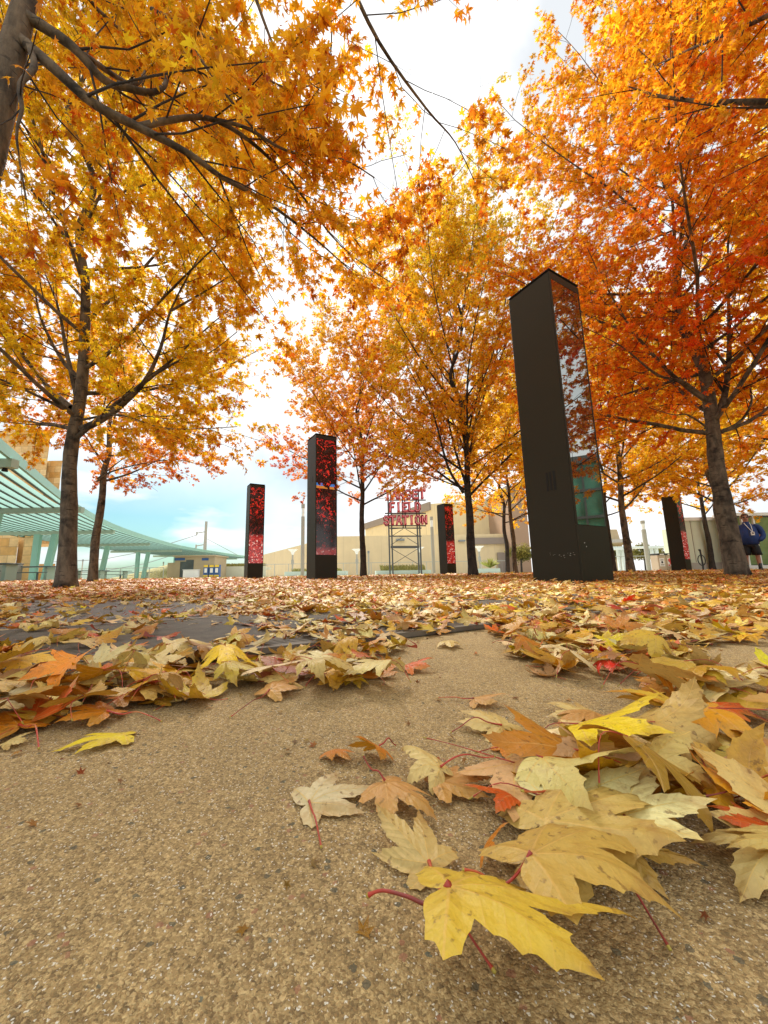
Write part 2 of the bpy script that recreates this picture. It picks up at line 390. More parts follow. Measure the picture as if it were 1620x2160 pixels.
# steel trench grate between concrete and pavers
M_DARKSTEEL = surf('weathered_grate_steel', (0.13, 0.105, 0.075), 0.65, 0.3, 30, metal=0.0, bump=0.3, bscale=200, bdist=0.001)
M_PITSHADE = surf('grate_pit_shade', (0.012, 0.010, 0.008), 0.9, 0.2)
gr = empty('trench_grate', uw(0, 0.73))
tag(gr, 'long brown steel trench grate with thin parallel bars, half buried under leaves', 'drain grate')
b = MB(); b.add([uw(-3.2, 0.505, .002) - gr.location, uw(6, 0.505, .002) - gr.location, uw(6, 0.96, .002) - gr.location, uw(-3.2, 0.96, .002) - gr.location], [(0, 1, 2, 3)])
b.build('pit_shade', M_PITSHADE, gr)  # flat black sheet on the ground, painted shade seen between the bars
b = MB(); w = 0.53
while w < 0.945:
    b.bar(uw(-3.2, w, .0055) - gr.location, uw(6, w, .0055) - gr.location, 0.0055, 0.005); w += 0.0115
b.build('bars', M_DARKSTEEL, gr)
b = MB()
for w in (0.512, 0.953): b.bar(uw(-3.2, w, .0052) - gr.location, uw(6, w, .0052) - gr.location, 0.013, 0.008)
u_ = -3.2
while u_ < 6: b.bar(uw(u_, 0.512, .0045) - gr.location, uw(u_, 0.953, .0045) - gr.location, 0.012, 0.007); u_ += 0.6
b.build('frame', M_DARKSTEEL, gr)

# ---------------------------------------------------------------- where the wind has laid the leaves
def inpoly(x, y, poly):
    r = np.zeros(x.shape, bool); n = len(poly)
    for i in range(n):
        x0, y0 = poly[i]; x1, y1 = poly[(i + 1) % n]
        c = ((y0 > y) != (y1 > y)) & (x < (x1 - x0) * (y - y0) / (y1 - y0 + 1e-9) + x0); r ^= c
    return r
def gz(px, py): v = at_z(px, py, 0); return (v.x, v.y)
def gpoly(pts): return [gz(*p) for p in pts]
DRIFTS = [   # ground polygons with the share of ground their leaves cover (leaf areas per area)
    (gpoly([(-900,1268),(0,1262),(2500,1230),(2500,1330),(1650,1350),(1250,1345),(1060,1330),(840,1345),(820,1365),(640,1375),(480,1330),(300,1330),(200,1300),(-400,1330)]), 1.0),
    (gpoly([(560,1262),(1700,1262),(1700,1330),(1440,1345),(1300,1350),(1060,1335),(860,1340),(640,1370),(470,1320)]), 1.25),
    (gpoly([(-300,1400),(60,1370),(300,1350),(640,1368),(830,1340),(860,1375),(700,1410),(820,1400),(800,1450),(640,1478),(480,1455),(400,1430),(415,1490),(300,1500),(180,1545),(0,1570),(-300,1600)]), 1.7),
    (gpoly([(-300,1305),(60,1300),(300,1290),(360,1340),(260,1380),(60,1400),(-300,1440)]), .8),
    (gpoly([(1040,1325),(1300,1310),(1640,1330),(1560,1385),(1440,1430),(1300,1435),(1140,1425),(1050,1385)]), 1.7),
    (gpoly([(1290,1450),(1700,1430),(1700,1500),(1450,1510),(1310,1490)]), 1.2),
    (gpoly([(1080,1640),(1180,1600),(1330,1580),(1440,1550),(1900,1530),(2100,1800),(1750,1860),(1600,1830),(1480,1800),(1330,1770),(1130,1720)]), 1.5),
]
CLEAR = [gpoly([(20,1275),(330,1268),(500,1285),(300,1312),(60,1316)]), gpoly([(330,1318),(500,1300),(560,1330),(430,1375),(300,1385)]),
         gpoly([(60,1385),(280,1350),(300,1385),(180,1420),(60,1440)]), gpoly([(870,1380),(1040,1372),(1150,1425),(1270,1440),(1260,1470),(900,1480)]),
         gpoly([(1450,1370),(1640,1345),(1640,1410),(1500,1420)])]
def density(x, y):
    d = np.zeros(x.shape)
    far = np.hypot(x, y)
    d = np.where(y > 1.9, 1.1, d)
    for poly, v in DRIFTS: d = np.where(inpoly(x, y, poly), np.maximum(d, v), d)
    for poly in CLEAR: d = np.where(inpoly(x, y, poly), d * 0.20, d)
    n = np.sin(x * 9 + 2 * np.sin(y * 7)) + np.sin(y * 11 - 3 * np.sin(x * 5)) + np.sin(x * 3.1 + y * 2.3)
    d = d * np.clip(0.95 + 0.22 * n, 0.15, 2)
    d = np.where((y > 1.5) & (x < -0.6) & (y < 4.5), d * 0.75, d)
    return d

def pick_family(x, y, g):
    """near leaves are mostly pale and golden, far ones orange and rust"""
    far = np.clip((np.hypot(x, y) - 1.2) / 2.5, 0, 1)[:, None]
    near_w = np.array([.15, .28, .06, .20, .04, .15, .07, .03, .01, .01]); far_w = np.array([.12, .10, .09, .10, .01, .23, .21, .10, .02, .02])
    w = near_w * (1 - far) + far_w * far
    left = np.clip(-x / (0.3 + 0.5 * y), 0, 1)[:, None] * np.clip(far * 3, 0.2, 1)
    w = w * (1 + left * np.array([-.2, -.4, .2, -.5, 0, .2, .7, .9, 1.5, .8]))
    c = np.cumsum(w, 1); c /= c[:, -1:]
    return (g.random((len(x), 1)) > c).sum(1).clip(0, len(FN) - 1)
def place_on_ground(x, y, size, g, tmpl, curlf=1.0, pile=0.0, tilt=0.45, zmin=0.0008):
    M = len(x); V = tmpl[0]
    am = g.uniform(0.3, 1.0, M) * curlf
    L = curl(V, M, g, am)
    L[..., 1] -= 0.35; L *= size[:, None, None]
    flip = g.random(M) < 0.55                                     # most lie face down
    yaw = g.uniform(0, 6.28, M); tx = g.normal(0, tilt, M); ty = g.normal(0, tilt, M)
    def rot(a, ax):
        c, s_ = np.cos(a), np.sin(a); o = np.zeros((M, 3, 3)); i, j = [(1, 2), (2, 0), (0, 1)][ax]
        o[:, ax, ax] = 1; o[:, i, i] = c; o[:, j, j] = c; o[:, i, j] = -s_; o[:, j, i] = s_; return o
    Rm = rot(yaw, 2) @ rot(tx, 0) @ rot(ty + flip * math.pi, 1)
    P = np.einsum('mij,mnj->mni', Rm, L)
    P[..., 2] -= P[..., 2].min(1)[:, None]
    P[..., 2] += (zmin + g.random(M) ** 1.5 * pile)[:, None] if np.isscalar(pile) else (zmin + g.random(M) ** 1.5 * pile)[:, None]
    P[..., 0] += x[:, None]; P[..., 1] += y[:, None]
    return P, Rm
def scatter(n, x0, x1, y0, y1, area, g, dmax):
    """n candidate points; leaves kept so that covered area follows density()"""
    x = g.uniform(x0, x1, n); y = g.uniform(y0, y1, n)
    keep = g.random(n) < density(x, y) / dmax
    return x[keep], y[keep]

LEAF = 0.029                                # length of a blade from stalk to tip
AREA = 0.9 * LEAF * LEAF
def jitter(fam, g, amt=0.17):
    a = FA[fam]; b = FB[fam]; m = g.normal(1, amt, (len(fam), 1)); h = g.normal(1, 0.05, (len(fam), 3))
    return np.clip(a * m * h, 0, 1), np.clip(b * m * h, 0, 1)
# ================================================================ fallen leaves
g = np.random.default_rng(5)
def stalk(name, pts, r0, r1, parent, n=6):
    P = [Vector(p) for p in pts]
    out = []                                       # smooth curve through the points
    for i in range(len(P) - 1):
        a, b_, c, d = P[max(i-1, 0)], P[i], P[i+1], P[min(i+2, len(P)-1)]
        for k in range(5):
            t = k / 5; out.append(0.5 * ((2*b_) + (c - a)*t + (2*a - 5*b_ + 4*c - d)*t*t + (-a + 3*b_ - 3*c + d)*t**3))
    out.append(P[-1]); m = len(out)
    rad = [r0 + (r1 - r0) * i / (m - 1) for i in range(m)]
    rad = [q * .42 * (1 - .3 * i / m) for i, q in enumerate(rad)]; rad[-1] *= 1.5; rad[-2] *= 1.8; rad[-3] *= 1.3; rad[0] *= 1.5; rad[1] *= 1.2
    mb = MB().tube(out, rad, n)
    o = mb.build(name, [M_STALK, M_TIP], parent, smooth=True)
    for p in o.data.polygons:
        if min(p.vertices) >= (m - 2) * n: p.material_index = 1
    return o
def single_leaf(P, fam, tmpl, label, group, stalk_pts=None, sr=0.0009, extra=1.0, colA=None, colB=None):
    """one countable leaf: blade (top-level) with its stalk"""
    o0 = Vector(P.mean(0)); o0.z = 0
    Q = (P - np.array(o0))[None]
    a = np.array([FA[fam] * extra if colA is None else colA]); b = np.array([FB[fam] * extra if colB is None else colB])
    me = leaf_mesh('fallen_leaf', Q, tmpl, np.clip(a, 0, 1), np.clip(b, 0, 1))
    o = link('fallen_leaf', me, M_FALLEN); o.location = o0
    tag(o, label, 'leaf', group)
    if stalk_pts is not None: stalk('leaf_stalk', [Vector(p) - o0 for p in stalk_pts], sr, sr * 0.8, o)
    return o

# ---- hand placed foreground leaves: stalk joint and tip as ground points
def hero(base, tip, fam, label, group=None, lift=0.004, liftt=0.002, bend=0.6, cross=0.2, cup=0.0, roll=0.0, flip=False, stalkto=None, sz=0.012, seed=1, wide=1.0, cap=None, rough=0.8, bright=1.0, sr=0.0011, colA=None, colB=None):
    gg = np.random.default_rng(seed)
    if cap is None: lift, liftt = lift * .68, liftt * .68
    sz *= .5
    A = at_z(base[0], base[1], lift); B = at_z(tip[0], tip[1], liftt)
    cap_ = cap or (.050 if base[1] > 1560 else .037); B = A.lerp(B, min(1, cap_ / (B - A).length)); L = (B - A).length; V = T_FULL[0].copy(); V[:, 0] *= wide * .72
    x, y = V[:, 0].copy(), V[:, 1].copy(); r = np.hypot(x, y); th = np.arctan2(x, y)
    z = rough * (0.05 * np.sin(6.5 * x + gg.uniform(0, 6)) * r + 0.045 * np.sin(7 * y + gg.uniform(0, 6)) * r + 0.10 * r * r * np.cos(3 * th + gg.uniform(0, 6)))
    z += cup * r * r
    z += -0.022 * np.minimum(T_FULL[1][:, 1] * 14, 1) * rough
    k = bend if abs(bend) > .1 else .1; a = k * x
    x, z = np.sin(a) / k - z * np.sin(a), -(1 - np.cos(a)) / k + z * np.cos(a)
    q = cross if abs(cross) > .1 else .1; b = q * y
    y, z = np.sin(b) / q - z * np.sin(b) * -1, -(1 - np.cos(b)) / q + z * np.cos(b)
    ti = 1 + (len(V) - 1) // 8 * 7                    # keep the tip where it was asked for
    z = z - y / y[ti] * z[ti]
    P = np.stack([x, y, z], -1) * L / max(0.6, y[ti])
    tipv = (B - A).normalized(); X = tipv.cross(Vector((0, 0, 1))).normalized(); Z = X.cross(tipv)
    Mx = Matrix((X, tipv, Z)).transposed() @ Matrix.Rotation(roll, 3, 'Y')
    P = P @ np.array(Mx).T + np.array(A)
    low = P[:, 2].min()
    if low < 0.0006: P[:, 2] = 0.0006 + (P[:, 2] - low) * (1.0) if low > -0.004 else np.maximum(P[:, 2], 0.0006 + 0.15 * (P[:, 2] - low))
    c = Vector(P[0]) ; pts = None
    if stalkto is not None:
        E = at_z(stalkto[0], stalkto[1], stalkto[2] if len(stalkto) > 2 else 0.0015)
        mid = c.lerp(E, 0.5); mid.z = max(c.z, E.z) * 0.6 + sz; sd_ = (E - c).cross(Vector((0, 0, 1))) * gg.uniform(-.12, .12)
        pts = [c + Vector((0, 0, .0005)), c.lerp(E, .25) + Vector((0, 0, (mid.z - c.z) * .6)) + sd_ * .7, mid + sd_, c.lerp(E, .8) + Vector((0, 0, 0.25 * (mid.z - E.z))) + sd_ * .5, E]
    T = T_FULL if not flip else (T_FULL[0], T_FULL[1], T_FULL[2][:, ::-1])
    return single_leaf(P, FN.index(fam), T, label, group, pts, sr, bright, colA, colB)

HY = (0.78, 0.55, 0.05); HO = (0.70, 0.48, 0.10)
hero((948,1868),(1352,1942),'golden yellow','big golden yellow leaf at the pile front, thick scarlet stalk pointing left',lift=.019,liftt=.013,bend=1.1,cross=.5,roll=R(-10),wide=.85,cap=.09,stalkto=(774,1890,.010),sz=.003,seed=3,sr=.0016,colA=HY,colB=HO)
hero((905,1820),(790,1690),'golden yellow','folded tan yellow leaf behind the big yellow one, long red stalk hanging toward the viewer',lift=.006,liftt=.018,bend=1.9,cross=-.2,roll=R(-22),stalkto=(1045,2052,.001),sz=.004,seed=8,sr=.0012,colA=(0.66,0.48,0.16),colB=HO)
hero((1120,1800),(1395,1765),'pinkish tan','pinkish tan leaf lying over the big yellow leaf, brown stalk crossing it to the left',lift=.018,liftt=.010,bend=1.2,cross=.6,roll=R(-8),wide=.8,cap=.052,stalkto=(975,1834,.016),sz=.003,seed=12,colA=(0.66,0.44,0.09),colB=(0.68,0.47,0.13))
hero((1110,1815),(1330,1825),'golden yellow','yellow tan leaf with a toothed lower edge under the pinkish one',lift=.008,liftt=.004,bend=.9,cross=.3,roll=R(-6),seed=13,wide=.7,colA=(0.66,0.46,0.14),colB=HO)
hero((1150,1730),(1450,1712),'pale tan','pale tan leaf with long pointed lobes spread over the middle of the foreground pile',lift=.016,liftt=.012,bend=1.2,cross=.6,seed=21,colA=(0.70,0.50,0.13),colB=(0.7,0.52,0.18))
hero((1265,1770),(1485,1830),'pale tan','tan leaf with deep cut lobes poking out at the right of the big yellow leaf',lift=.010,liftt=.006,bend=1.3,cross=.7,seed=22,wide=.85,stalkto=(1415,2005,.001),sz=.006,colA=(0.66,0.44,0.09),colB=(0.68,0.47,0.13))
hero((1020,1790),(1075,1735),'amber','small amber leaf tucked behind the big yellow leaf',lift=.006,liftt=.022,bend=.8,cross=.4,seed=24,bright=1.15)
hero((652,1692),(792,1655),'cream','pale cream yellow leaf at the left end of the pile, dark red stalk bent down',lift=.004,liftt=.004,bend=1.1,cross=.5,roll=R(12),stalkto=(678,1788,.001),sz=.004,seed=31,colA=(0.72,0.60,0.32),colB=(0.74,0.62,0.36))
hero((812,1650),(925,1735),'pinkish tan','pale pink curled leaf with a red stalk sticking up',lift=.010,liftt=.004,bend=1.2,cross=.6,stalkto=(766,1592,.014),sz=.003,seed=33,bright=1.15)
hero((800,1590),(745,1572),'amber','amber leaf curled upright near the cream leaf',lift=.003,liftt=.020,bend=1.7,cross=.5,stalkto=(835,1572,.004),seed=35,bright=1.1)
hero((930,1640),(845,1605),'cream','cream leaf rolled into a loop beside the pink one',lift=.006,liftt=.006,bend=2.4,cross=1.2,stalkto=(1045,1595,.012),seed=36)
hero((925,1648),(1040,1640),'pinkish tan','pinkish white leaf with serrated edge lying flat behind the orange leaf',lift=.007,liftt=.003,bend=.8,cross=.4,seed=37,bright=1.15)
hero((1090,1705),(975,1680),'orange','deep orange leaf folded over in the middle of the pile',lift=.005,liftt=.012,bend=1.5,cross=.7,roll=R(10),seed=38)
hero((1200,1640),(1100,1672),'golden yellow','yellow leaf under a bright red stalk behind the deep orange leaf',lift=.012,liftt=.006,bend=.8,cross=.3,seed=39,stalkto=(1100,1668,.014),sz=.002,sr=.0013)
hero((1060,1540),(955,1500),'cream','ragged cream leaf, nearer of the two pale leaves lying apart on bare concrete',lift=.004,liftt=.003,bend=.9,cross=.5,stalkto=(950,1545,.001),seed=41)
hero((1000,1478),(1075,1470),'pinkish tan','pinkish leaf, farther of the two pale leaves on bare concrete, stalk pointing left',lift=.004,liftt=.010,bend=1.2,cross=.4,stalkto=(923,1472,.002),sz=.002,seed=42,bright=1.2)
hero((1065,1570),(1145,1590),'amber','amber leaf standing half upright behind the pile on bare concrete',lift=.003,liftt=.012,bend=1.4,cross=.5,roll=R(20),seed=43,bright=1.2)
hero((1255,1508),(1110,1478),'cream','cream leaf with dark stalk at the back of the foreground pile',lift=.010,liftt=.003,bend=1.0,cross=.4,stalkto=(1345,1540,.002),seed=45)
hero((1255,1510),(1160,1545),'pinkish tan','pinkish tan curled leaf in front of the cream leaf with the dark stalk',lift=.009,liftt=.002,bend=1.4,cross=.6,seed=46,bright=1.15)
hero((1270,1515),(1330,1545),'cream','small cream leaf hanging its lobes over the concrete edge of the pile',lift=.009,liftt=.001,bend=1.2,cross=.8,seed=47)
hero((1650,1625),(1425,1515),'lemon yellow','large flat olive yellow leaf at the right edge of the photo',lift=.012,liftt=.018,bend=.5,cross=.3,roll=R(-8),stalkto=(1480,1680,.010),seed=51,colA=(0.66,0.52,0.10),colB=(0.66,0.52,0.2))
hero((1625,1745),(1480,1700),'orange','orange leaf with a brown hole under the large olive yellow leaf',lift=.010,liftt=.008,bend=.9,cross=.3,seed=52)
hero((1660,1770),(1560,1905),'golden yellow','tan yellow leaf cut off by the right edge, lowest of the pile',lift=.012,liftt=.001,bend=.8,cross=.4,seed=53,colA=(0.68,0.52,0.18),colB=HO)
hero((1690,1760),(1530,1790),'golden yellow','yellow green leaf cut off by the right edge above the lowest one',lift=.018,liftt=.014,bend=.8,cross=.3,seed=54,colA=(0.66,0.50,0.14),colB=HO)
hero((1420,1560),(1180,1575),'pale tan','long pale tan leaf lying across the back half of the foreground pile',lift=.014,liftt=.004,bend=.8,cross=.3,seed=55,stalkto=(1500,1640,.012))
hero((1370,1600),(1200,1620),'pinkish tan','pinkish tan leaf with wine red underside in the gaps of its lobes',lift=.016,liftt=.010,bend=.8,cross=.3,seed=56,bright=1.1)
hero((1500,1640),(1400,1690),'golden yellow','golden leaf half hidden below the long pale tan leaf',lift=.012,liftt=.006,bend=.8,cross=.3,seed=57)
hero((1330,1660),(1160,1700),'pale tan','broad tan leaf just right of the deep orange leaf',lift=.014,liftt=.009,bend=.6,cross=.4,seed=58)
hero((1430,1455),(1520,1440),'lemon yellow','yellow green leaf curled over orange ones at the right',lift=.010,liftt=.014,bend=1.0,cross=.4,seed=59,stalkto=(1395,1530,.004))
hero((1520,1500),(1650,1470),'orange','orange leaf beside the yellow green curled one at the right edge',lift=.010,liftt=.006,bend=1.0,cross=.4,seed=60)
hero((262,1548),(100,1588),'lemon yellow','bright lemon yellow leaf with narrow lobes lying alone at the front left',lift=.006,liftt=.001,bend=.9,cross=.3,wide=.7,seed=61,bright=1.1)
hero((225,1500),(40,1490),'amber','large amber leaf with a red stalk in the left drift',lift=.012,liftt=.012,bend=1.0,cross=.3,stalkto=(342,1522,.001),sz=.004,seed=62,bright=1.15,sr=.0014)
hero((250,1470),(410,1405),'rusty brown','large rusty brown leaf raised at the front of the left drift',lift=.014,liftt=.030,bend=1.0,cross=-.3,seed=63,bright=1.3)
hero((330,1480),(400,1450),'golden yellow','golden yellow leaf below the raised rusty brown one',lift=.004,liftt=.005,bend=.9,cross=.3,seed=64)
hero((40,1530),(-40,1480),'amber','orange amber leaf cut off by the left edge with a scarlet stalk',lift=.010,liftt=.014,bend=1.0,cross=.3,stalkto=(82,1580,.002),seed=65,sr=.0015,bright=1.1)
hero((10,1570),(75,1545),'cream','small cream leaf under the amber one at the left edge',lift=.004,liftt=.006,bend=1.6,cross=.5,seed=66)
hero((568,1462),(630,1430),'pinkish tan','pinkish cream leaf before the middle drift, red stalk bent toward the viewer',lift=.006,liftt=.012,bend=1.0,cross=.4,stalkto=(484,1514,.001),sz=.004,seed=67,bright=1.25)
hero((600,1448),(560,1400),'cream','cream leaf with wide lobes standing behind the pinkish cream one',lift=.006,liftt=.014,bend=1.1,cross=.4,seed=68)
hero((745,1425),(760,1455),'lemon yellow','bright yellow leaf at the right end of the middle drift',lift=.010,liftt=.001,bend=1.2,cross=.4,seed=69)
hero((775,1400),(812,1418),'lemon yellow','smaller bright yellow leaf just behind the bright yellow leaf of the middle drift',lift=.008,liftt=.003,bend=1.0,cross=.4,seed=70,bright=1.15)
hero((860,1412),(918,1398),'orange','orange leaf alone on bare concrete between the drifts',lift=.004,liftt=.010,bend=1.3,cross=.5,seed=71,bright=1.1)
hero((945,1352),(965,1388),'cream','cream leaf with drooping lobes at the edge of the far drift',lift=.010,liftt=.001,bend=1.4,cross=.6,seed=72)
hero((1300,1362),(1270,1335),'scarlet','scarlet leaf standing out on the right drift',lift=.010,liftt=.020,bend=.9,cross=.4,seed=73,bright=1.2)
hero((1130,1352),(1060,1330),'dark red','dark red leaf lying on the right drift',lift=.014,liftt=.020,bend=.9,cross=.3,seed=74,bright=1.15)
hero((700,1590),(742,1612),'amber','amber leaf tip beside the cream leaf',lift=.002,liftt=.003,bend=1.2,cross=.3,seed=76)

# ---- the rest: candidates within reach; the ones that show largest become objects
xs, ys = [], []
def bandpts(y0, y1, n, dmax=2.6):
    x, y = scatter(n, -(y1 * 1.05 + .12), y1 * 1.18 + .12, y0, y1, AREA, g, dmax); return x, y
def count_for(y0, y1, dmax=2.6, af=1.0):
    w = y1 * 2.23 + .24; return int(w * (y1 - y0) * dmax / (AREA * af))
for y0, y1 in ((0.16, .35), (.35, .6), (.6, 1.0), (1.0, 1.5), (1.5, 2.2), (2.2, 3.0)):
    x, y = bandpts(y0, y1, count_for(y0, y1)); xs.append(x); ys.append(y)
x = np.concatenate(xs); y = np.concatenate(ys)
pr = proj(np.stack([x, y, np.full_like(x, .01)], -1))
vis = (pr[:, 0] > -60) & (pr[:, 0] < 1680) & (pr[:, 1] < 2200)
x, y, pr = x[vis], y[vis], pr[vis]
size = LEAF * np.clip(g.normal(1.0, .2, len(x)), .55, 1.5)
dn = density(x, y); pile = np.clip(dn * 0.005 - .003, 0.0, 0.006)
near = np.clip((0.5 - y) / 0.25, 0, 1); size = size * (1 + 0.35 * near)
fam = pick_family(x, y, g)
P, Rm = place_on_ground(x, y, size, g, T_MID, 0.9, pile, 0.16)
order = np.argsort(-(size / np.maximum(pr[:, 2], .05)) * np.where(y < .9, 3, 1))
NOBJ = 300 - 45
ind = order[:NOBJ]; rest = order[NOBJ:]
ca, cb = jitter(fam, g)
# individual ones get the fine template, remade from their own seed so that they keep their place
def zone(px, py):
    if py > 1540 and px > 900: return 'in the foreground pile'
    if px > 1230 and py > 1425: return 'in the right edge drift'
    if px > 1000 and py > 1345: return 'in the drift before the near pillar'
    if px < 480 and py > 1385: return 'in the left drift'
    if 480 <= px < 900 and py > 1385: return 'in the middle drift'
    if px < 430: return 'over the steel grate'
    if px < 900: return 'just beyond the steel grate'
    return 'heaped before the pillar base'
made = []
for i in ind:
    one = np.array([i]); gi = np.random.default_rng(1000 + int(i))
    Pi, Ri = place_on_ground(x[one], y[one], size[one], gi, T_FULL, 0.9, np.array([pile[i]]), 0.20)
    Pi = Pi[0]; hgt = Pi[:, 2].max() - Pi[:, 2].min()
    st = 'flat' if hgt < .3 * size[i] else ('tightly curled' if hgt > .6 * size[i] else 'half curled')
    big = 'large' if size[i] > LEAF * 1.45 else ('small' if size[i] < LEAF * 1.0 else 'medium')
    c = Vector(Pi[0]); d = Vector(Ri[0] @ np.array([0, -1, 0])); d.z = 0; d.normalize()
    e = c + (d + Vector((gi.uniform(-.5, .5), gi.uniform(-.5, .5), 0))) * size[i] * gi.uniform(.5, .9); e.z = max(.001, c.z * .4)
    m_ = c.lerp(e, .5) + d.cross(Vector((0, 0, 1))) * size[i] * gi.uniform(-.15, .15); m_.z = max(.001, max(c.z, e.z) + gi.uniform(-.003, .001))
    q = proj(Pi.mean(0)[None])[0]
    made.append((big, FN[fam[i]], st, zone(q[0], q[1]), q[0], Pi, [c, m_, e], i))
ORD = ['leftmost', 'second from left', 'third from left', 'fourth from left', 'fifth from left', 'sixth from left', 'seventh from left', 'eighth from left', 'ninth from left', 'tenth from left', 'eleventh from left', 'twelfth from left']
keys = {}
for m_ in made: keys.setdefault(m_[:4], []).append(m_)
for k, lst in keys.items():
    lst.sort(key=lambda m_: m_[4])
    for n_, m_ in enumerate(lst):
        if len(lst) == 1: lab = f"{k[0]} {k[1]} leaf, {k[2]}, {k[3]}"
        else:
            w_ = 'rightmost' if n_ == len(lst) - 1 else ORD[min(n_, 11)]
            lab = f"{w_} {k[2]} {k[0]} {k[1]} leaf {k[3]}"
        i = m_[7]; single_leaf(m_[5], fam[i], T_FULL, lab, 'fallen maple leaves', m_[6], .0008, 1.0, ca[i], cb[i])
# stuff: all remaining leaves, near ones finer than far ones
farP = []
for y0, y1, f, dm in ((3.0, 4.5, 1.25, 1.8), (4.5, 7, 1.7, 1.8), (7, 11, 2.3, 1.8), (11, 17, 3.4, 1.6)):
    x, y = scatter(count_for(y0, y1, dm, f * f * .8), -(y1 * 1.05 + .3), y1 * 1.18 + .3, y0, y1, AREA, g, dm)
    sz_ = LEAF * f * .95 * np.clip(g.normal(1, .2, len(x)), .5, 1.5)
    fm = pick_family(x, y, g); a, b_ = jitter(fm, g, .14)
    Pf, _ = place_on_ground(x, y, sz_, g, T_FAR, 1.0, 0.008, 0.20)
    farP.append((Pf, a, b_))
Pf = np.concatenate([q[0] for q in farP]); fa = np.concatenate([q[1] for q in farP]); fb = np.concatenate([q[2] for q in farP])
lit = link('leaf_litter', join_leaves('leaf_litter', [(P[rest], T_MID, ca[rest], cb[rest]), (Pf, T_FAR, fa, fb)]), M_FALLEN)
tag(lit, 'carpet of fallen orange, tan and yellow maple leaves over the plaza', 'leaf litter', kind='stuff')
print('leaves: objects', NOBJ, 'litter', len(rest), 'far', len(Pf))

# crumbs of dry leaf blown over the concrete
xc = g.uniform(-1.0, 1.1, 900); yc = g.uniform(.12, 1.0, 900) ** 1.0
sc_ = g.uniform(.0012, .0042, 900) * (1 + yc); fc = g.choice([5, 6, 7, 7, 0, 2], 900); a_, b_ = jitter(fc, g, .2)
Pc, _ = place_on_ground(xc, yc, sc_, g, T_TINY, 1.0, 0.0002, .3, .0003)
cr_ = link('leaf_crumbs', leaf_mesh('leaf_crumbs', Pc, T_TINY, a_ * .7, b_ * .7), M_FALLEN); tag(cr_, 'tiny brown crumbs of dry leaf on the bare concrete', 'leaf crumbs', kind='stuff')
# ================================================================ trees
DENS = 2.2
def bark_material(name, lo, hi):
    t = NT(name); c = t.coord(sc=(1, 1, .35)); c2 = t.coord()
    n1 = t.noise(c, 14, 6, 0.65); n2 = t.noise(c2, 5, 4, 0.6); n3 = t.noise(t.coord(sc=(.6, .6, 3)), 12, 4, 0.6)
    a = t.ramp(n1, [(0.32, lo), (0.60, hi)])
    a = t.mix(t.n('ShaderNodeMapRange', {0: n2, 1: .50, 2: .66}).outputs[0], a, tuple(x * 0.42 for x in lo))
    a = t.mix(t.math('MULTIPLY', t.n('ShaderNodeMapRange', {0: n3, 1: .60, 2: .66}).outputs[0], 0.75), a, tuple(x * 0.25 for x in lo))
    t.l(a, t.b.inputs['Base Color']); t.b.inputs['Roughness'].default_value = 0.85
    t.bump(t.math('ADD', n1, t.math('MULTIPLY', n3, -0.5)), 0.7, 0.012); return t.m
M_BARK = bark_material('maple_bark', (0.035, 0.026, 0.017), (0.17, 0.13, 0.085))
M_BARKD = bark_material('maple_bark_dark', (0.018, 0.013, 0.010), (0.05, 0.038, 0.028))
M_BARKL = bark_material('maple_bark_pale', (0.14, 0.11, 0.08), (0.33, 0.27, 0.20))

def smooth_path(pts, k=4):
    P = [np.array(p, float) for p in pts]; out = []
    for i in range(len(P) - 1):
        a, b, c, d = P[max(i-1, 0)], P[i], P[i+1], P[min(i+2, len(P)-1)]
        for j in range(k):
            t = j / k; out.append(0.5 * ((2*b) + (c-a)*t + (2*a-5*b+4*c-d)*t*t + (-a+3*b-3*c+d)*t**3))
    out.append(P[-1]); return np.array(out)
def path_at(path, t):
    f = t * (len(path) - 1); i = min(int(f), len(path) - 2); u = f - i
    p = path[i] * (1 - u) + path[i+1] * u; d = path[i+1] - path[i]; return p, d / (np.linalg.norm(d) + 1e-9)
def grow(p, d, L, r, curve_up=0.3, wob=0.12, n=7):
    d = d / np.linalg.norm(d); out = [p.copy()]; step = L / (n - 1)
    for i in range(n - 1):
        d = d + np.array([r.gauss(0, wob), r.gauss(0, wob), r.gauss(0, wob) + curve_up / n]); d /= np.linalg.norm(d)
        p = p + d * step; out.append(p.copy())
    return np.array(out)
def side_dir(d, ang, az):
    ref = np.array([0, 0, 1.0]) if abs(d[2]) < .95 else np.array([1.0, 0, 0])
    a = np.cross(d, ref); a /= np.linalg.norm(a); b = np.cross(d, a)
    return d * math.cos(ang) + (a * math.cos(az) + b * math.sin(az)) * math.sin(ang)

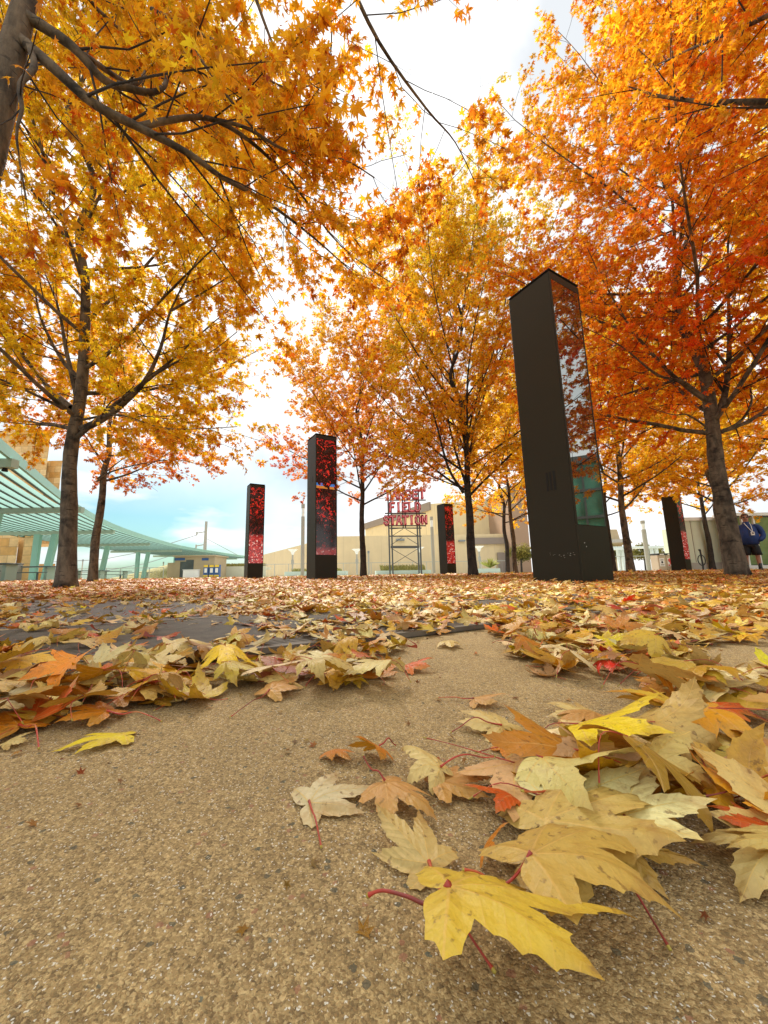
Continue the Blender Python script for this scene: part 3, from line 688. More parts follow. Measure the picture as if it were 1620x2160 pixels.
def build_tree(name, label, base, H, CR, fork, r0, pal, seed, leaf=0.06, tmpl=T_LOW, nlimb=14, explicit=(), trunk_pts=None,
               twig_step=.13, leaf_step=.045, low_el=(20, 45), bark=None, group='maples planted in the plaza', density_=1.0, sub_step=.20,
               gaps=True, clear=(), crown_low=None, cone=1.0, leafy=True, auto=True, lean=(0, 0), skip_az=None):
    r = random.Random(seed); gg = np.random.default_rng(seed)
    bx, by = base; t0 = empty(name, (bx, by, 0)); tag(t0, label, 'tree', group)
    mb = MB(); br = MB(); O = np.array([bx, by, 0.0])
    def loc(pts): return [tuple(np.array(p) - O) for p in pts]
    if trunk_pts is None:
        n = 12; trunk_pts = [O + np.array([r.gauss(0, .012) * i + lean[0]*i/n, r.gauss(0, .012) * i + lean[1]*i/n, H * .93 * i / n]) for i in range(n + 1)]
    tp = smooth_path(trunk_pts, 5); zt = tp[:, 2]; top = zt.max()
    def trad(z): return r0 * (1.0 - .28 * min(1, z / fork)) * (1 + .30 * math.exp(-z / .10)) if z < fork else max(.006, r0 * .72 * (1 - (z - fork) / (top - fork + .01)) ** 0.9)
    rad = [trad(max(0, z)) * (1 + .025 * math.sin(z * 23 + seed) + .03 * math.sin(z * 9)) for z in zt]
    mb.tube(loc(tp), rad, 14)
    limbs = []
    for pts, ra in explicit:
        limbs.append((smooth_path(pts, 4), ra, True))
    if auto:
        for i in range(nlimb):
            f = (i + .5) / nlimb; z = fork + (top - fork) * (f ** 1.15) * .9
            k = int(np.argmin(abs(zt - z))); p = tp[k]
            az = i * 2.4 + r.uniform(-.4, .4)
            if skip_az is not None and math.cos(az - skip_az) > .45: continue
            e = R(r.uniform(*low_el) + 30 * f)
            prof = math.sin(math.pi * min(1, (.22 + .78 * f) ** .9)) ** .7 if f < .95 else .35
            L = CR * max(.32, prof) * r.uniform(.85, 1.12) / max(.45, math.cos(e) + .12) * cone
            d = np.array([math.cos(az) * math.cos(e), math.sin(az) * math.cos(e), math.sin(e)])
            limbs.append((grow(p, d, L, r, .45, .06, 9), max(.010, trad(p[2]) * .42), False))
    tw = []                                   # twigs: (start, dir, length)
    for path, ra, ex in limbs:
        n = len(path); mb.tube(loc(path), [max(.004, ra * (1 - .88 * i / (n - 1))) for i in range(n)], 7, cap=False)
        L = np.linalg.norm(np.diff(path, axis=0), axis=1).sum()
        m = max(3, int(L / sub_step)); azz = r.uniform(0, 6)
        for j in range(m):
            t = .14 + .86 * (j + r.random()) / m; t = min(t, .995); p, d = path_at(path, t); azz += 2.2 + r.uniform(-.5, .5)
            sl = min(1.5, L * .5) * (1.12 - t) ** .7 * r.uniform(.55, 1.15) + .10
            sd = side_dir(d, R(r.uniform(32, 62)), azz); sd[2] *= .75
            sp = grow(p, sd, sl, r, .12, .10, 5)
            if gaps and not ex and in_gap(sp[-1]) or gaps and in_gap(sp[-1]) and in_gap(sp[2]): continue
            br.tube(loc(sp), [max(.0022, ra * .30 * (1 - .75 * q / 4) * (1.05 - .6 * t)) for q in range(5)], 4, cap=False)
            mm = max(2, int(sl / twig_step)); a2 = r.uniform(0, 6)
            for q in range(mm):
                tt = .15 + .85 * (q + r.random()) / mm; pp, dd = path_at(sp, min(tt, .99)); a2 += 2.4
                tl = r.uniform(.14, .38) * (1.1 - .4 * tt)
                tw.append((pp, side_dir(dd, R(r.uniform(25, 60)), a2), tl))
            tw.append((sp[-1], sp[-1] - sp[-2], r.uniform(.1, .3)))
        tw.append((path[-1], path[-1] - path[-2], .35))
    S = np.array([a for a, _, _ in tw]); D = vnorm(np.array([b for _, b, _ in tw])); TL = np.array([c for _, _, c in tw])
    D[:, 2] -= .10; D = vnorm(D)
    # leaves in opposite pairs along each twig
    cnt = np.maximum(3, (TL / leaf_step * density_ * DENS).astype(int)) * 2
    idx = np.repeat(np.arange(len(tw)), cnt); M = len(idx)
    tpos = gg.uniform(.1, 1.08, M); p = S[idx] + D[idx] * (TL[idx] * tpos)[:, None]
    side = gg.normal(0, 1, (M, 3)); side = vnorm(side - (side * D[idx]).sum(1, keepdims=True) * D[idx])
    pet = vnorm(D[idx] * .5 + side + np.array([0, 0, -.15])); p = p + pet * (leaf * .55)
    keep = np.ones(M, bool)
    if gaps:
        q = proj(p); keep &= ~gap_test(q, gg)
    for (pl, wd, dep) in clear:                                    # thin out the leaves that would hide a bare limb
        q = proj(p); a = np.array([c[:2] for c in pl], float); dmin = np.full(M, 1e9)
        for s0, s1_ in zip(a, a[1:]):
            dv = s1_ - s0; u_ = np.clip(((q[:, :2] - s0) @ dv) / (dv @ dv), 0, 1); dmin = np.minimum(dmin, np.linalg.norm(q[:, :2] - s0 - u_[:, None] * dv, axis=1))
        keep &= ~((dmin < wd) & (p[:, 1] < dep) & (gg.random(M) < .93))
    # keep nothing in front of the lens and clear of the ground
    keep &= (p[:, 2] > (crown_low or 0)) & (np.linalg.norm(p - np.array(CAM), axis=1) > .9)
    q = proj(p); lp = leaf * F / np.maximum(q[:, 2], .05)
    p, pet, idx = p[keep], pet[keep], idx[keep]; M = len(p)
    tip = vnorm(pet + gg.normal(0, .35, (M, 3)) + np.array([0, 0, -.55])); nrm = vnorm(gg.normal(0, .55, (M, 3)) + np.array([0, 0, 1.0]))
    Fm = frames(tip, nrm); V = tmpl[0]
    x, y = V[:, 0], V[:, 1]
    z = -.28 * np.abs(x)[None] * gg.uniform(.2, 1.5, (M, 1)) - .30 * (y ** 2)[None] * gg.uniform(-.3, 1, (M, 1))
    Lc = np.stack([np.broadcast_to(x, (M, len(V))), np.broadcast_to(y, (M, len(V))), z], -1) * (leaf * np.clip(gg.normal(1, .2, M), .5, 1.5))[:, None, None]
    Pw = np.einsum('mij,mnj->mni', Fm, Lc) + p[:, None]
    # colour: smooth change through the crown, clump by clump, then leaf by leaf
    cols = np.array([c for c, _ in pal]); pos = np.array([w for _, w in pal])
    h = (p[:, 2] - fork) / (H - fork)
    s1 = .5 + .25 * (np.sin(p[:, 0] * 2.1 + seed) + np.sin(p[:, 1] * 1.7 + 2 * seed) * .7 + np.sin(p[:, 2] * 2.6 + seed * 3) * .8)
    tv = gg.normal(0, .09, len(tw))[idx]
    q = np.clip(.52 * h + .42 * s1 + tv + gg.normal(0, .08, M) + .03, 0, 1)
    ca_ = np.stack([np.interp(q, pos, cols[:, k]) for k in range(3)], -1)
    ca_ *= gg.normal(1, .20, (M, 1)) * gg.normal(1, .12, (len(tw), 1))[idx]; ca_ = np.clip(ca_ * gg.normal(1, .06, (M, 3)), 0, 1)
    odd = gg.random(M) < .07; ca_[odd] = ca_[odd] * np.array([.75, .35, .6])
    keept = np.zeros(len(tw), bool); keept[idx] = True
    for i in np.nonzero(keept)[0]:
        e = S[i] + D[i] * TL[i]; br.add([S[i] - O + a for a in (np.array([.0012, 0, 0]), np.array([-.0008, .001, 0]), np.array([-.0008, -.001, 0]))] + [e - O], [(0, 1, 3), (1, 2, 3), (2, 0, 3)])
    bk = bark or M_BARK
    mb.build('trunk', bk, t0, smooth=True); br.build('branches', M_BARKD if bk is not M_BARKL else M_BARK, t0, smooth=True)
    o = link('crown', leaf_mesh('crown', Pw - O, tmpl, ca_), M_CANOPY, t0)
    print(name, label[:30], 'leaves', M, 'twigs', len(tw))
    return t0

# open sky between the crowns (photo pixels): (polygon, share of leaves dropped)
GAPS = [
    ([(870,50),(1010,25),(1055,110),(1045,200),(980,240),(940,330),(900,260),(870,150)], .985),
    ([(780,60),(880,30),(900,260),(940,300),(860,400),(830,440),(700,430),(760,330),(860,320),(850,200)], .90),
    ([(690,180),(740,140),(780,230),(860,320),(760,330),(720,260)], .7),
    ([(700,0),(870,0),(880,120),(820,60),(740,50)], .35),
    ([(340,360),(400,350),(430,420),(390,440),(350,420)], .9),
    ([(510,480),(600,400),(640,470),(610,600),(590,740),(570,860),(520,890),(500,800),(510,700),(560,600)], .75),
    ([(640,350),(760,400),(830,440),(760,460),(690,440),(640,470)], .55),
    ([(215,1060),(300,1020),(420,1005),(500,1000),(560,1060),(640,1085),(640,1300),(100,1300),(100,1080)], .985),
    ([(480,900),(530,860),(560,960),(520,1000)], .85),
    ([(640,1110),(1130,1150),(1130,1300),(640,1300)], .985),
    ([(690,1070),(760,1100),(800,1100),(800,1130),(690,1130)], .8),
    ([(800,1050),(910,1050),(930,1115),(800,1115)], .8),
    ([(1240,1120),(1300,1130),(1400,1105),(1530,1115),(1640,1085),(1640,1300),(1240,1300)], .985),
    ([(0,960),(100,1010),(110,1300),(-400,1300),(-400,960)], .97),
]
def in_gap(p):
    q = proj(np.array([p])); x_, y_ = q[:, 0], q[:, 1]
    return any(s > .9 and inpoly(x_, y_, poly)[0] for poly, s in GAPS)
def gap_test(q, gg):
    k = np.zeros(len(q), bool)
    jx = q[:, 0] + gg.normal(0, 9, len(q)); jy = q[:, 1] + gg.normal(0, 9, len(q))
    for poly, s in GAPS: k |= inpoly(jx, jy, poly) & (gg.random(len(q)) < s)
    return k

AM = [((0.58,0.17,0.012),0),((0.80,0.38,0.015),.25),((0.86,0.48,0.02),.55),((0.84,0.56,0.03),1)]
GOLD = [((0.72,0.28,0.012),0),((0.86,0.46,0.015),.18),((0.90,0.60,0.02),.45),((0.80,0.56,0.03),.8),((0.60,0.52,0.05),1)]
FIRE = [((0.84,0.12,0.01),0),((0.92,0.24,0.012),.22),((0.92,0.36,0.015),.48),((0.88,0.48,0.02),.72),((0.84,0.54,0.03),1)]
YEL = [((0.84,0.34,0.012),0),((0.90,0.50,0.018),.4),((0.88,0.60,0.03),.75),((0.72,0.58,0.05),1)]
MIXG = [((0.72,0.24,0.012),0),((0.86,0.40,0.015),.22),((0.90,0.52,0.02),.5),((0.86,0.60,0.03),.8),((0.70,0.56,0.05),1)]
RUST = [((0.60,0.11,0.03),0),((0.76,0.26,0.02),.3),((0.84,0.42,0.02),.65),((0.80,0.52,0.04),1)]
def pth(l): return [np.array(at(*p)) for p in l]

# near tree at the left edge, its limbs reaching over the camera
NT_ = [np.array((-1.86, 1.50, 0)), np.array((-1.83,1.50,.6)), np.array((-1.80,1.50,1.2)), np.array((-1.78,1.50,2.0)), np.array((-1.74,1.50,2.7)), np.array((-1.71,1.52,3.6)), np.array((-1.7,1.55,4.8))]
build_tree('maple_tree', 'nearest maple, trunk cut off by the left edge, curving limbs reaching over the viewer', (-1.86, 1.5), 5.4, 2.1, 2.5, .085, AM, 3, .039, T_LOW, 12, skip_az=-.7, density_=1.5, clear=[([(48,30),(150,95),(215,165),(262,184),(312,190),(348,175)],34,1.9),([(45,85),(110,140),(200,220),(300,272),(400,325),(470,375)],34,1.9),([(295,268),(350,255),(440,250),(520,270)],22,1.9),([(0,0),(30,200),(10,450)],60,3)],
    explicit=[(pth([(48,30,1.5),(150,95,1.55),(215,165,1.62),(262,184,1.68),(300,165,1.72),(318,120,1.8),(330,60,1.9)]), .028),
              (pth([(250,180,1.66),(312,195,1.7),(348,180,1.75),(368,130,1.85),(470,180,2.0),(560,220,2.2)]), .020),
              (pth([(45,85,1.5),(110,140,1.5),(200,220,1.55),(300,272,1.62),(400,325,1.7),(470,375,1.8),(560,425,1.95),(660,500,2.2),(760,590,2.6)]), .029),
              (pth([(295,268,1.62),(350,255,1.68),(440,250,1.78),(530,300,1.9),(620,390,2.1),(720,520,2.35),(830,600,2.7)]), .019),
              (pth([(440,250,1.78),(520,270,1.8),(610,320,1.85),(720,335,2.0),(790,375,2.1)]), .012),
              (pth([(320,20,1.9),(420,70,1.8),(510,120,1.8),(600,185,1.85),(690,170,2.0)]), .014),
              (pth([(520,-60,1.5),(570,80,1.6),(620,190,1.75),(660,330,2.0)]), .010),
              (pth([(720,-80,1.5),(800,90,1.7),(900,230,2.0),(960,300,2.3),(1000,380,2.8)]), .012),
              (pth([(680,-60,1.7),(700,60,1.8),(690,180,1.9),(700,300,2.0)]), .007),
              (pth([(60,90,1.5),(72,140,1.45),(42,180,1.4),(46,230,1.4),(35,290,1.4),(55,420,1.45)]), .018),
              (pth([(400,90,1.7),(470,190,1.8),(560,300,1.9),(680,420,2.2),(760,520,2.6)]), .009)],
    trunk_pts=NT_, sub_step=.15, twig_step=.14, leaf_step=.055, low_el=(15, 40), group=None)
# left tree
build_tree('maple_tree', 'golden maple with a dark forked trunk before the mint green pergola', (-3.02, 3.9), 9.2, 2.9, 1.55, .088, GOLD, 7, .043, T_LOW, 30, lean=(-.5, 0), density_=1.5, clear=[([(172,905),(215,885),(262,850),(308,800),(340,730),(362,650)],16,3.95),([(150,1000),(170,900),(165,800)],26,3.95)],
    explicit=[(pth([(172,905,3.9),(215,885,3.85),(262,850,3.8),(308,800,3.7),(340,730,3.6),(362,650,3.5),(420,540,3.4)]), .040),
              (pth([(310,800,3.7),(380,760,3.6),(440,745,3.5),(500,700,3.4)]), .016),
              (pth([(362,655,3.5),(440,610,3.3),(520,560,3.2)]), .014),
              (pth([(175,885,3.9),(250,875,3.8),(330,900,3.6),(400,905,3.4),(500,900,3.3)]), .014),
              (pth([(150,860,3.9),(95,810,4.0),(40,740,4.0),(0,700,4.0),(-60,640,4.0)]), .034),
              (pth([(150,870,3.9),(90,840,3.7),(0,800,3.5),(-120,760,3.4)]), .022),
              (pth([(165,850,3.9),(140,740,4.0),(120,640,4.1),(70,520,4.2)]), .030)],
    sub_step=.17, low_el=(8, 40), twig_step=.12, leaf_step=.05)
build_tree('maple_tree', 'slim rusty maple just behind and to the right of the big left maple', (-5.65, 8.0), 6.2, 2.4, 2.1, .092, RUST, 19, .054, T_LOW, 14, sub_step=.20, low_el=(2, 35), twig_step=.13, leaf_step=.055,
    explicit=[(pth([(205,1015,8),(235,995,7.8),(300,978,7.6),(370,970,7.4),(440,985,7.3)]), .022), (pth([(205,1010,8),(270,960,7.8),(340,915,7.6)]), .016)])
build_tree('maple_tree', 'slender orange maple behind the second black pillar, straight dark trunk', (0.02, 12.0), 8.8, 4.2, 2.2, .105, RUST, 23, .064, T_TINY, 26, density_=1.3, sub_step=.22, low_el=(10, 40), twig_step=.15, leaf_step=.065, bark=M_BARKD)
build_tree('maple_tree', 'tall yellow maple in the centre, many steep limbs rising from a dark trunk', (2.72, 9.4), 10.0, 4.1, 1.9, .118, MIXG, 31, .052, T_LOW, 30, density_=1.25, clear=[([(990,1215),(978,1040),(945,985),(922,900)],14,9.4)], sub_step=.21, low_el=(24, 56), twig_step=.14, leaf_step=.06, bark=M_BARKD,
    explicit=[(pth([(978,1040,9.4),(945,985,9.3),(922,900,9.2),(895,820,9.1),(850,740,9.0)]), .040), (pth([(982,1020,9.4),(955,930,9.5),(935,820,9.6),(925,700,9.7)]), .036),
              (pth([(985,1040,9.4),(1010,1000,9.3),(1040,960,9.2),(1090,930,9.0)]), .022), (pth([(975,1030,9.4),(900,1000,9.2),(820,960,9.0),(760,900,8.8)]), .018),
              (pth([(985,1000,9.4),(1000,900,9.5),(1020,780,9.6),(1030,640,9.7)]), .034)])
build_tree('maple_tree', 'small bright yellow maple between the centre maple and the near pillar', (6.0, 15.0), 8.6, 3.6, 2.1, .10, YEL, 37, .075, T_TINY, 20, density_=1.3, sub_step=.24, low_el=(5, 35), twig_step=.16, leaf_step=.07)
build_tree('maple_tree', 'orange yellow maple right of the near pillar, in front of the recycling bins', (8.35, 11.9), 9.2, 3.9, 2.0, .12, YEL, 41, .072, T_TINY, 26, density_=1.3, sub_step=.22, low_el=(4, 38), twig_step=.15, leaf_step=.065)
build_tree('maple_tree', 'orange yellow maple half hidden behind the thick right maple', (13.0, 13.6), 9.5, 3.8, 2.3, .13, YEL, 43, .074, T_TINY, 26, density_=1.3, sub_step=.24, low_el=(4, 38), twig_step=.16, leaf_step=.07)
build_tree('maple_tree', 'big fiery orange maple with a thick grey brown trunk at the right', (4.62, 4.72), 9.2, 3.15, 1.75, .108, FIRE, 47, .042, T_LOW, 34, density_=1.25, clear=[([(1540,1200),(1505,890),(1528,835),(1537,760)],26,4.8),([(1480,835),(1440,805),(1385,790)],14,4.7),([(1512,915),(1560,890),(1585,850)],14,4.7)],
    explicit=[(pth([(1505,890,4.7),(1528,835,4.7),(1537,760,4.7),(1538,680,4.7),(1535,540,4.8),(1545,350,5.0)]), .045),
              (pth([(1530,770,4.7),(1495,715,4.6),(1470,640,4.5),(1440,560,4.4)]), .018),
              (pth([(1480,835,4.7),(1440,805,4.6),(1385,790,4.4),(1310,730,4.2),(1230,690,4.0)]), .024),
              (pth([(1490,900,4.7),(1450,875,4.6),(1420,875,4.5),(1370,860,4.3)]), .014),
              (pth([(1512,915,4.7),(1560,890,4.6),(1585,850,4.5),(1590,800,4.5),(1680,700,4.4)]), .022),
              (pth([(1475,690,4.7),(1420,660,4.7),(1385,640,4.7),(1340,520,4.8)]), .026)],
    sub_step=.18, low_el=(5, 45), twig_step=.12, leaf_step=.048)
build_tree('maple_tree', 'maple beyond the right edge, its orange leaves filling the top right corner', (3.6, 1.6), 7.5, 2.4, 2.6, .13, [((0.84,0.22,0.012),0),((0.88,0.38,0.015),.4),((0.86,0.52,0.02),.8),((0.84,0.58,0.03),1)], 53, .043, T_LOW, 18, density_=1.15, sub_step=.19, low_el=(10, 45), twig_step=.13, leaf_step=.055, crown_low=1.9)
build_tree('maple_tree', 'maple standing beyond the right edge of the photo beside the fiery orange one', (8.7, 5.9), 8.4, 3.1, 1.8, .13, YEL, 59, .075, T_TINY, 20, sub_step=.22, low_el=(5, 40), twig_step=.15, leaf_step=.07, bark=M_BARKD)
for (x_, y_, lab, sd_) in ((11.5, 17.5, 'bright yellow maple in the back row behind the far right pillar', 61), (16.5, 18.0, 'orange yellow maple in the back row at the far right behind the glass shopfront trees', 67), (7.4, 19.5, 'yellow maple in the back row seen through the centre maple', 71)):
    build_tree('maple_tree', lab, (x_, y_), 9.5, 3.9, 2.6, .12, YEL, sd_, .10, T_TINY, 18, sub_step=.30, low_el=(4, 38), twig_step=.2, leaf_step=.10, bark=M_BARKD)
build_tree('maple_tree', 'maple right of the photo, mirrored in the glass of the near pillar', (7.0, 1.7), 7.5, 2.5, 1.5, .10, RUST, 83, .075, T_TINY, 20, sub_step=.20, low_el=(0, 35), twig_step=.15, leaf_step=.07, bark=M_BARKD)
# ================================================================ black art pillars
M_PILLAR = surf('dark_bronze_paint', (0.022, 0.018, 0.009), 0.5, 0.12, 1.2, metal=0.0, spec=0.3, bump=0.05, bscale=60, bdist=0.001)
M_SLOT = surf('vent_black', (0.006, 0.006, 0.006), 0.8, 0.1)
def dark_glass():
    t = NT('dark_panel_glass'); c = t.coord(); n = t.noise(c, 3, 3)
    t.l(t.ramp(n, [(0.3, (0.016, 0.018, 0.016)), (0.7, (0.026, 0.026, 0.022))]), t.b.inputs['Base Color'])
    t.b.inputs['Roughness'].default_value = 0.02; t.b.inputs['Metallic'].default_value = 0.0
    gl = t.n('ShaderNodeBsdfGlossy', {'Roughness': 0.012}); gl.inputs['Color'].default_value = (0.72, 0.76, 0.72, 1)
    m = t.n('ShaderNodeMixShader', {0: 0.50}); t.l(t.b.outputs[0], m.inputs[1]); t.l(gl.outputs[0], m.inputs[2]); t.l(m.outputs[0], t.out.inputs[0])
    return t.m
def art_glass(name, seed, sky=False, top=2.65, base_h=.47, frac=.30, spark=0.5, thr=.45):
    """photographic print of red leaves behind glass, lit from inside"""
    t = NT(name); c = t.n('ShaderNodeMapping', {'Vector': t.coord(), 'Location': (seed * 3.1, seed * 1.7, seed)}).outputs[0]
    z = t.n('ShaderNodeSeparateXYZ', {0: t.coord()}).outputs[2]
    zr = t.n('ShaderNodeMapRange', {0: z, 1: base_h, 2: top}).outputs[0]
    v = t.n('ShaderNodeTexVoronoi', {'Vector': t.n('ShaderNodeVectorMath', {0: c, 1: t.n('ShaderNodeTexNoise', {'Vector': c, 'Scale': 9.0, 'Detail': 3}).outputs['Color']}, operation='ADD').outputs[0], 'Scale': 7.0})
    r = t.n('ShaderNodeSeparateColor', {0: v.outputs['Color']}).outputs
    blob = t.math('MULTIPLY', t.math('GREATER_THAN', r[0], thr), t.math('LESS_THAN', v.outputs['Distance'], .50))
    up = t.mix(blob, (0.018, 0.006, 0.005), t.ramp(r[1], [(0, (0.16, 0.010, 0.01)), (.45, (0.48, 0.015, 0.015)), (1, (0.85, 0.05, 0.03))]))
    st = t.n('ShaderNodeTexNoise', {'Vector': t.n('ShaderNodeMapping', {'Vector': c, 'Scale': (1, 1, .35)}).outputs[0], 'Scale': 60.0, 'Detail': 3}).outputs['Fac']
    up = t.mix(t.math('MULTIPLY', t.n('ShaderNodeMapRange', {0: st, 1: .55, 2: .75}).outputs[0], .30), up, (0.32, 0.12, 0.07))
    v2 = t.n('ShaderNodeTexVoronoi', {'Vector': c, 'Scale': 34.0}); r2 = t.n('ShaderNodeSeparateColor', {0: v2.outputs['Color']}).outputs
    dn = t.ramp(r2[0], [(0, (0.16, 0.008, 0.008)), (.5, (0.42, 0.02, 0.018)), (.86, (0.60, 0.06, 0.04)), (1, (0.95, 0.75, 0.68))])
    fall = t.n('ShaderNodeMapRange', {0: zr, 1: frac, 2: frac + .04}).outputs[0]
    midd = t.n('ShaderNodeMapRange', {0: zr, 1: frac + .22, 2: frac + .32}).outputs[0]
    dim = t.mix(midd, t.mix(.75, up, (0.012, 0.008, 0.007)), up)
    col = t.mix(fall, t.mix(1 - spark, dn, (0.16, 0.03, 0.03)), dim)
    if sky:
        b1 = t.math('MULTIPLY', t.math('GREATER_THAN', zr, .615), t.math('LESS_THAN', zr, .640)); b2 = t.math('MULTIPLY', t.math('GREATER_THAN', zr, .592), t.math('LESS_THAN', zr, .615))
        nn = t.math('GREATER_THAN', t.noise(c, 7, 1), .50)
        col = t.mix(t.math('MULTIPLY', b1, nn), col, (0.05, 0.20, 0.60)); col = t.mix(t.math('MULTIPLY', b2, nn), col, (0.55, 0.22, 0.04))
    t.l(col, t.b.inputs['Base Color']); t.b.inputs['Roughness'].default_value = 0.08
    t.l(col, t.b.inputs['Emission Color']); t.b.inputs['Emission Strength'].default_value = 0.28
    return t.m
def pillar(px, Y, label, glass, venth=0.8, w=0.45, H=2.86, nslot=3):
    c = at(px, 1200, Y); c = Vector((c.x, c.y, 0))           # nearest corner
    t = empty('art_pillar', c, GRID); tag(t, label, 'pillar', 'black glass fronted art pillars on the plaza')
    # local frame: x along the glass face, y away from the viewer; corner at the origin
    g0, g1, z0, z1 = 0.016, w - 0.016, 0.48, H - 0.10
    b = MB(); b.bbox((0, 0.012, 0), (w, w, H - 0.03)); b.build('body', M_PILLAR, t, bevel=.003)
    b = MB(); b.bbox((0, 0.0, 0.0), (w, .010, z0 - .004)); b.build('base_plate', M_PILLAR, t)
    b = MB(); b.bbox((0, 0, z0), (g0, .0095, H - .03)); b.bbox((g1, 0, z0), (w, .0095, H - .03)); b.bbox((g0, 0, z1), (g1, .0092, H - .03)); b.build('frame', M_PILLAR, t)
    b = MB(); b.bbox((g0 + .002, .002, z0 + .002), (g1 - .002, .0115, z1 - .002)); b.build('glass_panel', glass, t)
    b = MB(); b.bbox((.012, .012, H - .029), (w - .012, w - .012, H - .008)); b.bbox((-.002, -.002, H - .008), (w + .002, w + .002, H)); b.build('cap', M_SLOT, t)
    b = MB()
    for k in range(nslot):
        y = w * .34 + k * .034; b.bbox((-.002, y - .010, venth), (.004, y + .010, venth + .17 if nslot == 3 else venth + .12))
    b.build('vent', M_SLOT, t)
    if nslot == 3:
        b = MB()
        for q in range(16): rr = random.Random(q); b.box((-.0005, .02 + rr.random() * .25, .24 + rr.gauss(0, .012)), (.002, rr.uniform(.003, .012), .002))
        b.box((.08, -.0002, .33), (.01, .002, .006)); b.box((.10, -.0002, .30), (.006, .002, .009)); b.build('scratch_marks', surf('bare_metal_scratch', (.5, .48, .42), .5), t)
    return t
pillar(1227, 3.06, 'nearest and tallest looking black pillar, its glass side mirroring trees and a glass building, three slots low on the plain side', dark_glass(), .80)
pillar(665, 7.05, 'black pillar left of centre with red leaf pictures and a small blue patch behind its glass', art_glass('art_print_a', 1.0, sky=True, frac=.04, spark=.3, thr=.66), 1.9, nslot=1)
pillar(522, 11.0, 'leftmost black pillar, red leaf picture above a glittering red lower third', art_glass('art_print_b', 2.3, frac=.36, spark=.95), .55, nslot=1)
pillar(944, 14.8, 'black pillar between the red station sign and the centre maple, narrow red glass side', art_glass('art_print_c', 4.1, frac=.38, spark=.9), .6, nslot=1)
pillar(1448, 13.8, 'farthest right black pillar, thin pinkish glass side, beside the recycling bins', art_glass('art_print_d', 5.7, frac=.45, spark=.8), 2.0, nslot=1)

# ================================================================ pergola at the left
M_MINT = surf('mint_green_paint', (0.24, 0.48, 0.40), 0.5, 0.06, 1.0, bump=0.03)
M_MINT2 = surf('mint_steel_beam', (0.31, 0.42, 0.33), 0.5, 0.08, 1.0, bump=0.03)
HP = 3.0
ends = [at_z(px, py, HP) for px, py in ((-260, 872), (31, 986), (174, 1080), (240, 1125), (315, 1150.5), (383, 1163.5), (444, 1173), (500, 1180))]
pg = empty('pergola', (ends[2].x, ends[2].y, 0)); tag(pg, 'long curving mint green pergola of slats on paired slanting posts at the left', 'pergola')
PO = pg.location
edge = smooth_path([at_z(px, py, HP + .5) for px, py in ((-260, 700), (-100, 838), (0, 923), (70, 985), (135, 1042), (173, 1069), (240, 1105), (315, 1132), (383, 1151), (444, 1161.5), (506, 1171), (530, 1174))], 3)
WID = 8.0
def off(i, o, z): p = edge[i]; return Vector((p[0] - o, p[1], HP + z)) - PO
b = MB()
for k in range(18):
    o = .30 + k * .46
    for i in range(len(edge) - 1):
        A, B_ = off(i, o, .23), off(i + 1, o, .23); C_, D_ = off(i, o + .13, .49), off(i + 1, o + .13, .49)
        t_ = Vector((-.06, 0, .0)); b.add([A, B_, D_, C_, A + t_, B_ + t_, D_ + t_, C_ + t_], [(0, 3, 2, 1), (4, 5, 6, 7), (0, 1, 5, 4), (3, 7, 6, 2), (0, 4, 7, 3), (1, 2, 6, 5)])
b.build('louvre_roof', M_MINT, pg)
b = MB()                                   # dark strip under every slat, painted shadow of the gaps between louvres
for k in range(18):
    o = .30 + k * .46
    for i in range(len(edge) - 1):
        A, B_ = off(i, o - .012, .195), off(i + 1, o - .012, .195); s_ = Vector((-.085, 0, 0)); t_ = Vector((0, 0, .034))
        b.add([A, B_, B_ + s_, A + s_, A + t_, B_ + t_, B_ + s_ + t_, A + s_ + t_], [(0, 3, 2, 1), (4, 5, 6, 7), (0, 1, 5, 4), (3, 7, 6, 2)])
b.build('slat_gap_shade', surf('mint_gap_shade', (.07, .12, .10), .6), pg)
b = MB()
for i in range(len(edge) - 1):
    A, B_ = off(i, 0, .22), off(i + 1, 0, .22); C_, D_ = off(i, 0, .50), off(i + 1, 0, .50); s_ = Vector((-.09, 0, 0))
    b.add([A, B_, D_, C_, A + s_, B_ + s_, D_ + s_, C_ + s_], [(0, 1, 2, 3), (4, 7, 6, 5), (0, 4, 5, 1), (3, 2, 6, 7), (0, 3, 7, 4), (1, 5, 6, 2)])
b.build('fascia', M_MINT, pg)
for i, e in enumerate(ends):
    if i == 0: continue
    b = MB(); b.bbox((e.x - WID - PO.x, e.y - .13, HP), (e.x - PO.x, e.y + .13, HP + .27)) if False else b.box((e.x - WID / 2 - PO.x, e.y - PO.y, HP + .10), (WID, .22, .23)); b.build('beam', M_MINT2, pg)
    for s, (bt, tpx) in enumerate(((-4.9, -4.9), (-4.15, -3.75))):
        if i >= 2:
            q = MB(); x0 = e.x + bt - PO.x; x1 = e.x + tpx - PO.x; y0 = e.y - PO.y; h = .19
            q.add([(x0-h, y0-.12, 0), (x0+h, y0-.12, 0), (x0+h, y0+.12, 0), (x0-h, y0+.12, 0), (x1-h, y0-.12, HP), (x1+h, y0-.12, HP), (x1+h, y0+.12, HP), (x1-h, y0+.12, HP)],
                  [(0,3,2,1),(4,5,6,7),(0,1,5,4),(1,2,6,5),(2,3,7,6),(3,0,4,7)]); q.build('post', M_MINT, pg)
# small floodlight under the nearest beam
e = ends[1]; b = MB(); b.tube([(e.x - .25 - PO.x, e.y - PO.y, HP - .10), (e.x - .25 - PO.x, e.y - PO.y, HP - .002)], [.07, .05], 10); b.build('downlight', M_SLOT, pg)

